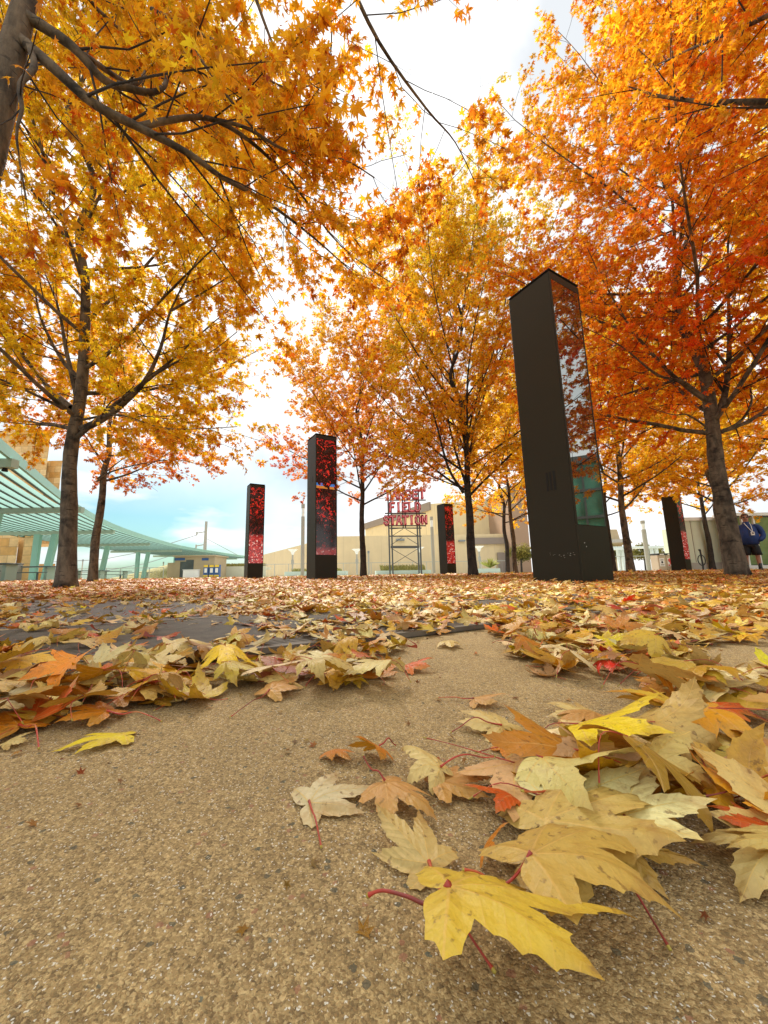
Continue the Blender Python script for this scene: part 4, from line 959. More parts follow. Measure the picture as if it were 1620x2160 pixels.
# ================================================================ stone building behind it
def stone_material():
    t = NT('golden_limestone_blocks'); g_ = t.n('ShaderNodeNewGeometry').outputs['Position']
    s = t.n('ShaderNodeSeparateXYZ', {0: g_}); xy = t.math('ADD', s.outputs[0], s.outputs[1])
    c = t.n('ShaderNodeCombineXYZ', {0: xy, 1: s.outputs[2]}).outputs[0]
    bk = t.n('ShaderNodeTexBrick', {'Vector': c, 'Scale': 1.0, 'Mortar Size': .012, 'Brick Width': 1.1, 'Row Height': .62, 'Color1': (0.60, 0.34, 0.10, 1), 'Color2': (0.80, 0.60, 0.32, 1), 'Mortar': (0.34, 0.24, 0.12, 1), 'Bias': 0.0})
    n = t.noise(g_, 2.5, 5, .6); a = t.mix(1.0, bk.outputs[0], t.ramp(n, [(.3, (.8, .8, .8)), (.7, (1.12, 1.1, 1.05))]), 'MULTIPLY')
    t.l(a, t.b.inputs['Base Color']); t.b.inputs['Roughness'].default_value = .85; t.bump(t.noise(g_, 12, 4), .4, .02); return t.m
M_STONE = stone_material()
sb = empty('stone_building', (-30, 30, 0)); tag(sb, 'golden limestone building behind the left end of the pergola with a taller block above it', 'building')
def Zt_(px, py, Y): return at(px, py, Y).z
def wpos(px, Y): v = at(px, 1200, Y); return v.x
O_ = Vector(sb.location)
def rwall(name, pl, pr, Y, dep, z0, z1, mat, parent):     # wall block whose right end runs straight back along the line of sight
    o = parent.location; x0, x1 = at(pl, 1180, Y).x, at(pr, 1180, Y).x; k = (Y + dep) / Y
    b = MB(); b.prism([(x0 - o.x, Y - o.y), (x1 - o.x, Y - o.y), (x1 * k - o.x, Y + dep - o.y), (x0 * k - o.x, Y + dep - o.y)], z0, z1); return b.build(name, mat, parent)
rwall('wall', -400, 34, 27, 3, 0, 3.4, M_STONE, sb)
rwall('pier', 46, 70, 27, 2.5, 0, 3.6, M_STONE, sb)
rwall('lower_wall', 34.5, 56, 30.2, 2, 0, 3.4, surf('tan_window_bay', (.55, .40, .2), .8), sb)  # set-back bay in plain tan
rwall('low_wall', 84, 118, 34, 2, 0, 1.5, M_STONE, sb)
rwall('upper_block', -260, 107, 38, 4, 3.7, Zt_(100, 972, 38), M_STONE, sb)
rwall('upper_block', -260, 74, 37, .9, 3.8, Zt_(60, 917, 37), M_STONE, sb)
rwall('cornice', -260, 78, 36.8, 1.3, Zt_(60, 917, 37) + .002, Zt_(60, 917, 37) + .4, M_STONE, sb)
M_LAMP = surf('grey_fitting', (0.22, 0.25, 0.26), .5, .1)
b = MB(); xx = wpos(42, 27) + 30; b.bar((xx, -2.7, 1.55), (xx + .9, -2.7, 1.55), .12, .08); b.bar((xx + .45, -2.66, 1.1), (xx + .45, -2.66, 1.5), .06); b.build('wall_fitting', M_LAMP, sb)
# ---- picnic tables under the pergola
M_TABLE = surf('dark_green_table_top', (0.08, 0.11, 0.11), .5, .2)
def table(px, Y, label, w=2.6):
    c = at(px, 1200, Y); t = empty('picnic_table', (c.x, c.y, 0)); tag(t, label, 'table', 'tables under the pergola')
    b = MB(); b.box((0, 0, .74), (w, .8, .05)); b.build('table_top', M_TABLE, t, bevel=.01)
    for s in (-1, 1):
        b = MB(); b.box((s * w * .36, 0, .3575), (.14, .5, .715)); b.build('leg', M_MINT2, t)
    b = MB(); b.box((0, -.72, .45), (w, .3, .04)); b.bar((-w*.36, -.7, .02), (-w*.36, -.7, .43), .06); b.bar((w*.36, -.7, .02), (w*.36, -.7, .43), .06); b.build('bench', M_TABLE, t)
    return t
table(66, 19, 'dark topped table in front of the golden stone wall, nearest under the pergola')
table(190, 30, 'dark table seen between the two left maples under the pergola')
table(243, 34, 'dark table just right of the second left maple')
table(287, 44, 'farthest dark table, left of the pergola posts before the kiosk', 3.4)
table(-6, 15, 'dark table cut off by the left edge in front of the stone wall', 1.4)
# grey planters beside them
M_CONC = surf('pale_concrete', (0.42, 0.40, 0.34), .8, .1, 2)
for px, Y, l in ((8, 17.5, 'grey concrete bollard block at the far left before the stone wall'), (30, 18.5, 'grey concrete bollard block right of the one at the far left')):
    c = at(px, 1200, Y); b = MB(); b.box((0, 0, .42), (.45, .45, .84)); o = b.build('concrete_block', M_CONC, None, bevel=.02); o.location = (c.x, c.y, 0); tag(o, l, 'bollard', 'concrete blocks by the stone wall')

# ================================================================ kiosk at the end of the pergola
M_TAN = surf('tan_render', (0.45, 0.36, 0.22), .8, .08, 1)
M_BLUE = surf('blue_panel', (0.03, 0.10, 0.28), .5, .1); M_YEL = surf('yellow_panel', (0.75, 0.52, 0.05), .5, .1); M_WHITE = surf('white_paint', (0.78, 0.78, 0.74), .5, .04)
M_GLASSD = surf('dark_window_glass', (0.06, 0.09, 0.10), .1, .3, 1, bump=0)  # dark blue-grey glass colour
k0 = at(352, 1200, 46); k1 = at(452, 1200, 46); kk = empty('kiosk', ((k0.x + k1.x) / 2, 46, 0)); KO = kk.location; kw = (k1.x - k0.x)
tag(kk, 'low tan ticket kiosk with blue sign plates under the far end of the pergola', 'building')
b = MB(); b.box((kw * .08, 2, 1.3), (kw * .84, 4, 2.6)); b.build('wall', M_TAN, kk)
b = MB(); b.box((-kw * .42, 1.5, .95), (kw * .18, 2.6, 1.9)); b.build('side_wall', M_TAN, kk)
b = MB(); b.box((kw * .08, 2, 2.67), (kw * .90, 4.6, .14)); b.build('roof', M_TAN, kk)
b = MB(); b.box((-kw * .02, -.02, 1.55), (kw * .16, .06, 1.3)); b.build('window', M_GLASSD, kk)
b = MB(); b.box((-kw * .24, -.02, 2.3), (kw * .22, .06, .3)); b.build('sign_plate', M_BLUE, kk); b = MB(); b.box((kw * .30, -.02, 2.25), (kw * .14, .06, .28)); b.build('sign_plate', M_BLUE, kk)
b = MB(); b.box((-kw * .16, -.03, 1.0), (.7, .05, 2.0)); b.build('door', M_GLASSD, kk)
for i, px in enumerate((434, 446, 457)):
    c = at(px, 1200, 43.5); t = empty('ticket_machine', (c.x, c.y, 0)); tag(t, ['left of the three blue and yellow ticket machines by the kiosk', 'middle one of the three blue and yellow ticket machines by the kiosk', 'right of the three blue and yellow ticket machines by the kiosk'][i], 'ticket machine', 'ticket machines by the kiosk')
    b = MB(); b.box((0, .3, .75), (.56, .5, 1.5)); b.build('cabinet', M_BLUE, t); b = MB(); b.box((0, .02, 1.35), (.5, .05, .26)); b.build('header', M_YEL, t)
    b = MB(); b.box((0, .02, .85), (.3, .05, .5)); b.build('screen', M_WHITE, t); b = MB(); b.box((0, .02, .25), (.5, .05, .2)); b.build('foot_panel', M_YEL, t)
c = at(404, 1200, 43); b = MB(); b.box((0, 0, .45), (1.6, .6, .9)); b.box((0, 0, .95), (1.7, .7, .06)); o = b.build('bench_box', M_WHITE); o.location = (c.x, c.y, 0); tag(o, 'low white counter box standing before the kiosk', 'counter')

# ================================================================ beige building, band, brown tower
def panel_material(name, col, sc=3.0):
    t = NT(name); g_ = t.n('ShaderNodeNewGeometry').outputs['Position']; s = t.n('ShaderNodeSeparateXYZ', {0: g_})
    u = t.math('ADD', s.outputs[0], t.math('MULTIPLY', s.outputs[1], .7))
    j1 = t.math('LESS_THAN', t.math('FRACT', t.math('DIVIDE', u, sc)), .012); n = t.noise(g_, .35, 6, .6)
    st = t.noise(t.n('ShaderNodeMapping', {'Vector': g_, 'Scale': (1, 1, .12)}).outputs[0], 1.5, 4, .6)
    a = t.ramp(n, [(.3, tuple(x * .90 for x in col)), (.7, tuple(min(1, x * 1.05) for x in col))])
    a = t.mix(.18, a, t.ramp(st, [(.35, (.5, .42, .3)), (.6, col)]))
    a = t.mix(t.math('MULTIPLY', j1, .35), a, (.25, .2, .12)); t.l(a, t.b.inputs['Base Color']); t.b.inputs['Roughness'].default_value = .85; return t.m
M_BEIGE = panel_material('beige_wall', (0.72, 0.58, 0.34)); M_BEIGE2 = panel_material('cream_wall', (0.76, 0.63, 0.38), 4.5)
M_BAND = surf('grey_brown_band', (0.27, 0.22, 0.18), .8, .06, .5); M_BROWN = surf('brown_cladding', (0.34, 0.22, 0.14), .8, .06, .5)
def X(px, Y): return at(px, 1200, Y).x
def Zt(px, py, Y): return at(px, py, Y).z
bb = empty('beige_building', (X(850, 70), 70, 0)); tag(bb, 'wide windowless beige building behind the red station sign', 'building')
def wallprism(name, poly, z0, z1, mat, parent):
    o = parent.location; b = MB(); b.prism([(x - o.x, y - o.y) for x, y in poly], z0, z1); return b.build(name, mat, parent)
zt = Zt(740, 1131, 60)
xa, xb = X(704, 60), X(1075, 60); xl = X(540, 118)
wallprism('wall', [(xa, 60), (xb, 60), (xb, 75), (xa + 3, 125), (xl, 118)], 0, zt, M_BEIGE, bb)
# upper volume with sloping face line
zu = Zt(850, 1060, 78)
ub = [(X(772, 100), 100), (X(915, 70.5), 70.5), (X(1090, 66), 66), (X(1090, 66) + 4, 110)]
wallprism('upper_wall', ub, 0, 13.2, M_BEIGE2, bb)
def band(p, q, z, h, name='band'):
    b = MB(); o = bb.location; a = Vector((p[0], p[1], 0)) - o; c = Vector((q[0], q[1], 0)) - o; d = (c - a).normalized(); n_ = Vector((d.y, -d.x, 0)) * .35
    a.z = z; c.z = z; b.add([a, c, c + n_, a + n_, a + Vector((0,0,h)), c + Vector((0,0,h)), c + n_ + Vector((0,0,h)), a + n_ + Vector((0,0,h))], [(0,1,2,3),(7,6,5,4),(0,4,5,1),(1,5,6,2),(2,6,7,3),(3,7,4,0)])
    return b.build(name, M_BAND, bb)
band(ub[0], ub[1], Zt(772, 1117, 100), 1.6)
band((X(1002, 59.8), 59.9), (X(1075, 59.8), 59.9), Zt(1030, 1148, 60), 1.0)
b = MB(); o_ = bb.location; xd = X(1060, 59.9) - o_.x; b.box((xd, -10.3, 1.6), (1.4, .3, 3.2)); b.build('door', M_BAND, bb)
xw = X(846, 59.9) - o_.x; b = MB(); b.box((xw, -10.3, Zt(846, 1139, 60)), (1.3, .5, .25)); b.build('wall_light', M_LAMP, bb)
xw = X(977, 59.9) - o_.x; b = MB(); b.box((xw, -10.3, Zt(977, 1141, 60)), (1.0, .5, .25)); b.build('wall_light', M_LAMP, bb)
bw = empty('brown_tower', (X(1105, 58), 58, 0)); tag(bw, 'tall plain brown building end beside the near pillar', 'building')
wallprism('wall', [(X(1082, 58), 58), (X(1122, 58), 58), (X(1122, 58), 70), (X(1082, 58), 70)], 0, 13, M_BROWN, bw)
wallprism('parapet', [(X(1080, 57.7), 57.7), (X(1124, 57.7), 57.7), (X(1124, 57.7), 70.3), (X(1080, 57.7), 70.3)], 13.002, 13.5, M_BAND, bw)

# ================================================================ red letter sign on a steel frame
YS = 32.0
M_RED = surf('sign_red', (0.36, 0.008, 0.02), .6, .08, 2, bump=0); M_STEEL = surf('dark_painted_steel', (0.07, 0.075, 0.075), .5, .15)
tn = NT('pink_neon_tube'); tn.b.inputs['Base Color'].default_value = (0.80, 0.25, 0.27, 1); tn.b.inputs['Emission Color'].default_value = (1.0, 0.35, 0.38, 1); tn.b.inputs['Emission Strength'].default_value = 0.05
M_NEON = tn.m
GL = {  # strokes of each letter on a 1 x 1 square
 'T': [[(0,1),(1,1)],[(.5,1),(.5,0)]], 'A': [[(.05,0),(.5,1),(.95,0)],[(.25,.36),(.75,.36)]], 'R': [[(.12,0),(.12,1),(.7,1),(.88,.85),(.88,.65),(.7,.5),(.12,.5)],[(.5,.5),(.92,0)]],
 'G': [[(.9,.8),(.7,1),(.3,1),(.08,.75),(.08,.25),(.3,0),(.7,0),(.9,.2),(.9,.45),(.55,.45)]], 'E': [[(.9,1),(.12,1),(.12,0),(.9,0)],[(.12,.52),(.72,.52)]],
 'F': [[(.9,1),(.12,1),(.12,0)],[(.12,.52),(.72,.52)]], 'I': [[(.5,0),(.5,1)]], 'L': [[(.12,1),(.12,0),(.9,0)]], 'D': [[(.12,0),(.12,1),(.6,1),(.88,.75),(.88,.25),(.6,0),(.12,0)]],
 'S': [[(.88,.82),(.7,1),(.3,1),(.1,.82),(.14,.6),(.86,.4),(.9,.18),(.7,0),(.3,0),(.1,.18)]], 'O': [[(.3,0),(.08,.25),(.08,.75),(.3,1),(.7,1),(.92,.75),(.92,.25),(.7,0),(.3,0)]], 'N': [[(.12,0),(.12,1),(.88,0),(.88,1)]]}
SERIF = {'T': [(.5,0,.22),(0,.93,.0),(1,.93,.0)], 'A': [(.05,0,.16),(.95,0,.16)], 'R': [(.12,0,.16),(.92,0,.12)], 'E': [], 'F': [(.12,0,.2)], 'I': [(.5,0,.28),(.5,1,.28)], 'L': [(.12,1,.2)], 'D': [], 'N': [(.12,0,.16),(.88,1,.16)]}
sg = empty('station_sign', (X(855, YS), YS, 0)); tag(sg, 'red neon sign with three rows of letters TARGET FIELD STATION on a dark steel frame', 'sign')
SO = sg.location
def row(word, xl, xr, yt, yb_):
    x0, x1 = at(xl, yt, YS).x, at(xr, yt, YS).x; z0, z1 = at(xl, yb_, YS).z, at((xl + xr) / 2, yt, YS).z; n = len(word); cw = (x1 - x0) / n; h = z1 - z0
    for i, ch in enumerate(word):
        lw = cw * (.80 if ch != 'I' else .7); lx = x0 + i * cw + (cw - lw) / 2 - SO.x; T = h * .20
        b = MB(); nb = MB(); P_ = lambda x, z, y=0: Vector((lx + x * lw, y, z0 + T * .5 + z * (h - T)))
        for st in GL[ch]:
            for (a, c) in zip(st, st[1:]):
                A, B_ = P_(*a), P_(*c); d = (B_ - A).normalized() * T * .45; b.bar(A - d, B_ + d, T, .32, up=(0, -1, 0))
                nb.bar(A + Vector((0, -.19, 0)), B_ + Vector((0, -.19, 0)), .05, .035, up=(0, -1, 0))
        for x, z, hw in SERIF.get(ch, []):
            if hw: b.bar(P_(x, z) - Vector((hw * lw, .003, 0)), P_(x, z) + Vector((hw * lw, -.003, 0)), T * .8, .33, up=(0, -1, 0))
            else: b.bar(P_(x, z), P_(x, z - .12), T * .7, .31, up=(0, -1, 0))
        o = b.build('letter', M_RED, sg); o['label'] = 'red letter ' + ch; nb.build('neon_tube', M_NEON, o)
row('TARGET', 810, 897, 1033, 1054); row('FIELD', 820, 887, 1059, 1081); row('STATION', 808, 901, 1087, 1108)
b = MB()
zb = at(808, 1030, YS).z
def fx(px, py): v = at(px, py, YS + .4); return Vector((v.x, v.y, v.z)) - SO
for px0, px1 in ((820, 821), (826, 827), (880, 884), (885, 889)):
    a = fx(px0, 1036); c = fx(px1, 1200); a.x = fx(px0, 1110).x; c.x = a.x; c.z = 0; b.bar(a, c, .12)
b2 = fx(848, 1040); c2 = fx(848, 1114); b.bar(b2, Vector((b2.x, b2.y, c2.z)), .10); b2 = fx(853, 1040); b.bar(b2, Vector((b2.x, b2.y, c2.z)), .10)
for y in (1055, 1083, 1109, 1114, 1131): b.bar(fx(812 if y < 1112 else 820, y), fx(898 if y < 1112 else 889, y), .10)
b.bar(fx(824, 1154), fx(884, 1154), .2)
b.build('steel_frame', M_STEEL, sg)
b = MB(); th = .045
for (a, c) in (((824,1116),(852,1114)),((826,1131),(850,1116)),((856,1116),(882,1131)),((824,1150),(848,1134)),((884,1150),(858,1134)),((826,1192),(882,1157)),((826,1157),(882,1190))): b.bar(fx(*a), fx(*c), th)
b.build('cross_bracing', M_STEEL, sg)
# ================================================================ light poles
M_GREY = surf('grey_green_pole', (0.36, 0.36, 0.31), .5, .06, 1, bump=0.02); M_PALE = surf('pale_lamp_glass', (0.80, 0.84, 0.82), .25, .02, 1, bump=0)
def light_column(px, Y, top, label, w=.22):
    c = at(px, 1200, Y); H = Zt(px, top, Y); t = empty('light_column', (c.x, c.y, 0)); tag(t, label, 'lamp post', 'grey light columns')
    b = MB(); b.tube([(0, 0, 0), (0, 0, H * .82)], w / 2, 12); b.build('post', M_GREY, t, smooth=False)
    b = MB(); b.tube([(0, 0, H * .822), (0, 0, H * .938)], w * .42, 12); b.build('lamp_glass', M_PALE, t)
    b = MB(); b.tube([(0, 0, H * .94), (0, 0, H)], w / 2, 12); b.build('cap', M_GREY, t); return t
light_column(638, 22, 1063, 'slim grey light column directly left of the black pillar with the blue patch')
light_column(915, 26, 1090, 'slim grey light column between the station sign and a black pillar')
light_column(1369, 24, 1098, 'pale column behind the recycling bins at the right', .26)
def cone_lamp(px, Y, top, label):
    c = at(px, 1200, Y); H = Zt(px, top, Y); t = empty('street_lamp', (c.x, c.y, 0)); tag(t, label, 'lamp post', 'thin lamp posts with funnel shaped heads')
    b = MB(); b.tube([(0, 0, 0), (0, 0, H * .80)], .09, 8); b.tube([(.0, -.02, H * .45), (0, -.02, H * .62)], .16, 8); b.build('post', M_GREY, t)
    b = MB(); b.tube([(0, 0, H * .80), (0, 0, H * .92), (0, 0, H * .99), (0, 0, H)], [.10, .25, .55, .58], 12); b.build('lamp_head', M_PALE, t)
cone_lamp(617, 42, 1159, 'funnel headed lamp post left of the light column before the beige wall')
cone_lamp(753, 42, 1158, 'funnel headed lamp post left of the dark straight trunk in the middle')
cone_lamp(886, 42, 1154, 'funnel headed lamp post behind the right leg of the station sign')
cone_lamp(1013, 42, 1152, 'funnel headed lamp post right of the centre maple')
def bollard(px, Y, top, label, w=.16):
    c = at(px, 1200, Y); H = Zt(px, top, Y); t = empty('lamp_bollard', (c.x, c.y, 0)); tag(t, label, 'lamp post')
    b = MB(); b.tube([(0, 0, 0), (0, 0, H * .9)], w / 2, 8); b.build('post', M_GREY, t); b = MB(); b.tube([(0, 0, H * .9), (0, 0, H)], w * .7, 8); b.build('lamp_head', M_LAMP, t)
bollard(778, 40, 1162, 'thin grey lamp post just right of the dark straight trunk'); bollard(173, 60, 1180, 'thin far lamp post between the trunks of the two left maples')
bollard(344, 60, 1185, 'thin far lamp post left of the kiosk'); bollard(1071, 40, 1165, 'thin white post between the centre maple and the small yellow maple')
# utility pole with crossarms and wires
c = at(430, 1200, 80); H = Zt(430, 1100, 80); t = empty('utility_pole', (c.x, c.y, 0)); tag(t, 'tall thin utility pole with insulator arms above the pergola end', 'utility pole')
b = MB(); b.tube([(0, 0, 0), (0, 0, H)], [.42, .28], 8); b.build('pole', M_GREY, t)
for z in (H * .79, H * .56, H * .36):
    b = MB(); b.bar((-1.9, 0, z), (0, 0, z + .3), .18); b.bar((-1.9, 0, z - .5), (-1.9, 0, z + .3), .22); b.build('cross_arm', M_GREY, t)
M_WIRE = surf('power_wire', (.25, .27, .28), .6)
b = MB()
for z in (H * .79, H * .56): b.tube([(-1.9, 0, z - .4), (-14, 3, z - 3.4), (-26, 6, z - 5.0), (-42, 10, z - 5.2)], .07, 4)
b.tube([(0, 0, H * .7), (6, 3, H * .4), (12, 6, H * .2)], .05, 4); b.build('wire', M_WIRE, t)

# ================================================================ railing, planters, grass mound
M_RAIL = surf('grey_railing', (0.40, 0.42, 0.38), .5, .06)
def railing(x0, y0, x1, y1, n, h, label, mesh=True):
    t = empty('railing', (x0, y0, 0)); tag(t, label, 'railing'); d = Vector((x1 - x0, y1 - y0, 0))
    for i in range(n + 1):
        p = d * (i / n); b = MB(); b.bar(p, p + Vector((0, 0, h)), .05); b.build('post', M_RAIL, t)
    b = MB(); b.bar(Vector((0, 0, h + .02)), d + Vector((0, 0, h + .02)), .06, .05); b.bar(Vector((0, .03, .10)), d + Vector((0, .03, .10)), .03); b.build('top_rail', M_RAIL, t)
    if mesh:
        b = MB(); L = d.length; m = int(L / .35)
        for i in range(m): p = d * (i / m); b.bar(p + Vector((0, .03, .1)), p + Vector((0, .03, h)), .008)
        b.build('wire_infill', M_RAIL, t)
railing(X(165, 40), 40, X(345, 40), 40, 6, 1.15, 'grey railing seen under the pergola between the maples and the kiosk')
railing(X(550, 38), 38, X(1075, 38), 38, 18, 1.25, 'long grey railing in front of the beige building')
railing(X(1284, 30), 30, X(1365, 30), 30, 3, 1.2, 'white railing right of the near pillar')
M_PLANT = surf('mint_grey_planter', (0.50, 0.62, 0.54), .7, .05, 1)
def grass_material(name, a, b_):
    t = NT(name); t.l(t.ramp(t.noise(t.coord(), 6, 4), [(.3, a), (.7, b_)]), t.b.inputs['Base Color']); t.b.inputs['Roughness'].default_value = .8; return t.m
M_GRASS = grass_material('dry_grass', (0.16, 0.15, 0.03), (0.42, 0.36, 0.12)); M_GREEN = grass_material('green_leaf', (0.06, 0.09, 0.015), (0.16, 0.19, 0.04))
def tufts(name, parent, x0, x1, y0, y1, z, h, n, seed, mat):
    r = random.Random(seed); b = MB()
    for _ in range(n):
        x, y = r.uniform(x0, x1), r.uniform(y0, y1); a = r.uniform(0, 6.28); L = h * r.uniform(.5, 1.2); dx, dy = math.cos(a) * L * .4, math.sin(a) * L * .4; w = .018 + h * .015
        b.add([(x - w, y, z), (x + w, y, z), (x + dx * .4 + w * .7, y + dy * .4, z + L * .7), (x + dx, y + dy, z + L)], [(0, 1, 2), (0, 2, 3)])
    return b.build(name, mat, parent)
def planter(pl, pr, Y, top, label, th=.0, slope=0, grass=.3, dep=2.5):
    x0, x1 = X(pl, Y), X(pr, Y); h = Zt((pl + pr) / 2, top, Y); t = empty('planter', ((x0 + x1) / 2, Y, 0)); w = (x1 - x0) / 2
    tag(t, label, 'planter', 'low mint grey planter walls'); b = MB(); b.prism([(-w, 0), (w * .96, 0), (w, dep * .3), (w, dep), (-w, dep)], .06, h); b.build('wall', M_PLANT, t)
    b = MB(); b.prism([(-w + .1, .1), (w - .1, .1), (w - .1, dep - .1), (-w + .1, dep - .1)], 0, .058); b.build('plinth', M_BAND, t)
    if grass: tufts('grass', t, -w * .8, w * .8, .3, dep - .3, h - .02, grass, 700, int(pl), M_GRASS)
planter(600, 732, 33, 1205, 'low planter wall behind the black pillar with the blue patch')
planter(793, 912, 33, 1203, 'long low planter wall with dry grass below the station sign', grass=.5)
planter(960, 1088, 31, 1210, 'very low planter edge behind the centre maple trunk', grass=0)
t = planter(1008, 1056, 36, 1199, 'small planter holding a spiky green plant, right of the centre maple', grass=0)
c = at(1034, 1200, 37); r = random.Random(4); b = MB()
for k in range(160):
    a = r.uniform(0, 6.28); e = r.uniform(.5, 1.4); L = r.uniform(.7, 1.3); d = Vector((math.cos(a) * math.cos(e), math.sin(a) * math.cos(e), math.sin(e))) * L; s = Vector((-math.sin(a), math.cos(a), 0)) * .045
    b.add([-s, s, d * .6 + s * .8, d - Vector((0, 0, .12 * L))], [(0, 1, 2), (0, 2, 3)])
o = b.build('spiky_plant', grass_material('yucca', (.28, .30, .05), (.5, .48, .12))); o.location = (c.x, c.y, .55); tag(o, 'spiky yellow green plant in the planter right of the centre maple', 'plant')
# low retaining wall and grassy rise behind it, left
b = MB(); b.bbox((X(465, 50), 50, 0), (X(560, 50), 50.4, 1.45)); b.bbox((X(465, 50), 50.4, 1.0), (X(560, 50), 53, 1.3)); o = b.build('retaining_wall', surf('pale_green_wall', (.55, .56, .42), .8, .06, 1)); tag(o, 'pale low wall between the kiosk and the leftmost black pillar', 'wall')
ms_ = MB()
xs0, xs1 = X(235, 52), X(360, 52); n = 24
for i in range(n):
    for j in range(6):
        pass
def mound(x0, x1, y0, y1, h):
    v = []; f = []; nx, ny = 30, 10
    for j in range(ny + 1):
        for i in range(nx + 1):
            a, c_ = i / nx, j / ny; v.append((x0 + (x1 - x0) * a, y0 + (y1 - y0) * c_, .01 + h * math.sin(math.pi * c_) ** .7 * min(1, a * 1.3) ** .8 * (1 if a < .9 else (1 - a) * 10) + .05 * math.sin(i * 2.1 + j)))
    for j in range(ny):
        for i in range(nx): k = j * (nx + 1) + i; f.append((k, k + 1, k + nx + 2, k + nx + 1))
    return MB().add(v, f)
tag(mound(xs0, xs1, 50, 62, 2.0).build('grass_slope', M_GRASS, None, smooth=True), kind='structure')
tag(tufts('dry_grass', None, X(465, 51.5), X(556, 51.5), 50.7, 52.8, 1.28, .55, 2500, 3, M_GRASS), 'dry grass along the top of the pale low wall', 'grass', kind='stuff')
tag(tufts('lawn_edge', None, X(-150, 24), X(1100, 24), 19.0, 27, 0.0, .09, 26000, 8, grass_material('lawn_edge', (.30, .30, .04), (.55, .50, .12))), 'thin strip of short yellow green grass at the far edge of the leaves', 'grass', kind='stuff')
M_PAVE = surf('light_concrete_walk', (0.52, 0.48, 0.40), .8, .06, .5)
b = MB(); b.add([(-60, 17.5, .010), (70, 17.5, .010), (70, 150, .010), (-60, 150, .010)], [(0, 1, 2, 3)]); tag(b.build('walkway', M_PAVE), kind='structure')

# ================================================================ small round trees far behind
def far_tree(px, Y, top, label, rad, seed, mat_cols, pxw=None):
    c = at(px, 1200, Y); H = Zt(px, top, Y); t = empty('ornamental_tree', (c.x, c.y, 0)); tag(t, label, 'tree', 'small trees beyond the plaza'); gg = np.random.default_rng(seed)
    b = MB(); b.tube([(0, 0, 0), (.05, 0, H * .5), (0, .05, H * .8)], [.13, .09, .05], 8)
    for k in range(6): a = k * 1.05; b.tube([(0.03, 0, H * (.35 + .04 * k)), (math.cos(a) * rad * .4, math.sin(a) * rad * .4, H * .62), (math.cos(a) * rad * .7, math.sin(a) * rad * .7, H * .75)], [.05, .03, .015], 5)
    b.build('trunk', M_BARKD, t, smooth=True)
    M = 2600; cl = gg.normal(0, 1, (26, 3)); cl = vnorm(cl) * gg.uniform(.3, .95, (26, 1)); k = gg.integers(0, 26, M)
    p = (cl[k] * .75 + gg.normal(0, .17, (M, 3))) * np.array([rad, rad, H * .34]) + np.array([0, 0, H * .64])
    Fm = frames(gg.normal(0, 1, (M, 3)), gg.normal(0, 1, (M, 3))); V = T_TINY[0]; L = np.stack([np.broadcast_to(V[:, 0], (M, len(V))), np.broadcast_to(V[:, 1], (M, len(V))), np.zeros((M, len(V)))], -1) * .16
    P = np.einsum('mij,mnj->mni', Fm, L) + p[:, None]; m = np.array(mat_cols[0]) * (1 - k[:, None] % 5 / 5) + np.array(mat_cols[1]) * (k[:, None] % 5 / 5)
    link('crown', leaf_mesh('crown', P, T_TINY, np.clip(m * gg.normal(1, .15, (M, 1)), 0, 1)), M_CANOPY, t)
OL = ((.13, .13, .03), (.30, .24, .05))
far_tree(1100, 44, 1142, 'olive green small tree behind the small yellow maple', 1.7, 1, OL)
far_tree(1296, 46, 1145, 'small olive tree just right of the near pillar, under the far canopy', 1.6, 2, OL)
far_tree(1328, 52, 1150, 'small olive tree half hidden by the orange yellow maple trunk', 1.2, 3, OL)
far_tree(1362, 48, 1141, 'round olive tree left of the recycling bins', 1.9, 4, OL)
far_tree(1392, 50, 1150, 'small olive tree directly above the recycling bins', 1.4, 5, OL)
# ================================================================ white canopy at the right
M_WHITEC = surf('white_canopy_paint', (.70, .78, .74), .5, .04)
YC = 36; t = empty('white_canopy', (X(1330, YC), YC, 0)); tag(t, 'white flat canopy on paired posts right of the near pillar', 'canopy'); o_ = t.location; zc = Zt(1330, 1153, YC)
b = MB(); b.bbox((X(1270, YC) - o_.x, -.5, zc - .16), (X(1410, YC) - o_.x, 1, zc)); b.bbox((X(1275, YC) - o_.x, -.6, zc - .34), (X(1330, YC) - o_.x, -.52, zc - .1)); b.build('roof', M_WHITEC, t)
for px in (1308, 1317, 1380, 1390):
    x = X(px, YC) - o_.x; b = MB(); b.bar((x, 0, 0), (x, 0, zc - .162), .24, .2); b.build('post', M_WHITEC, t)
t = empty('tan_tower', (X(1296, 120), 120, 0)); tag(t, 'small distant tan tower with a flat disc, seen right of the near pillar', 'tower'); h = Zt(1296, 1118, 120)
b = MB(); b.tube([(0, 0, 0), (0, 0, h * .5), (0, 0, h)], [3.4, 3.0, 2.0], 16); b.build('shaft', M_TAN, t); b = MB(); b.tube([(0, 0, h * .62), (0, 0, h * .66), (0, 0, h * .74)], [3.0, 5.6, 5.2], 20); b.build('disc', M_CONC, t)

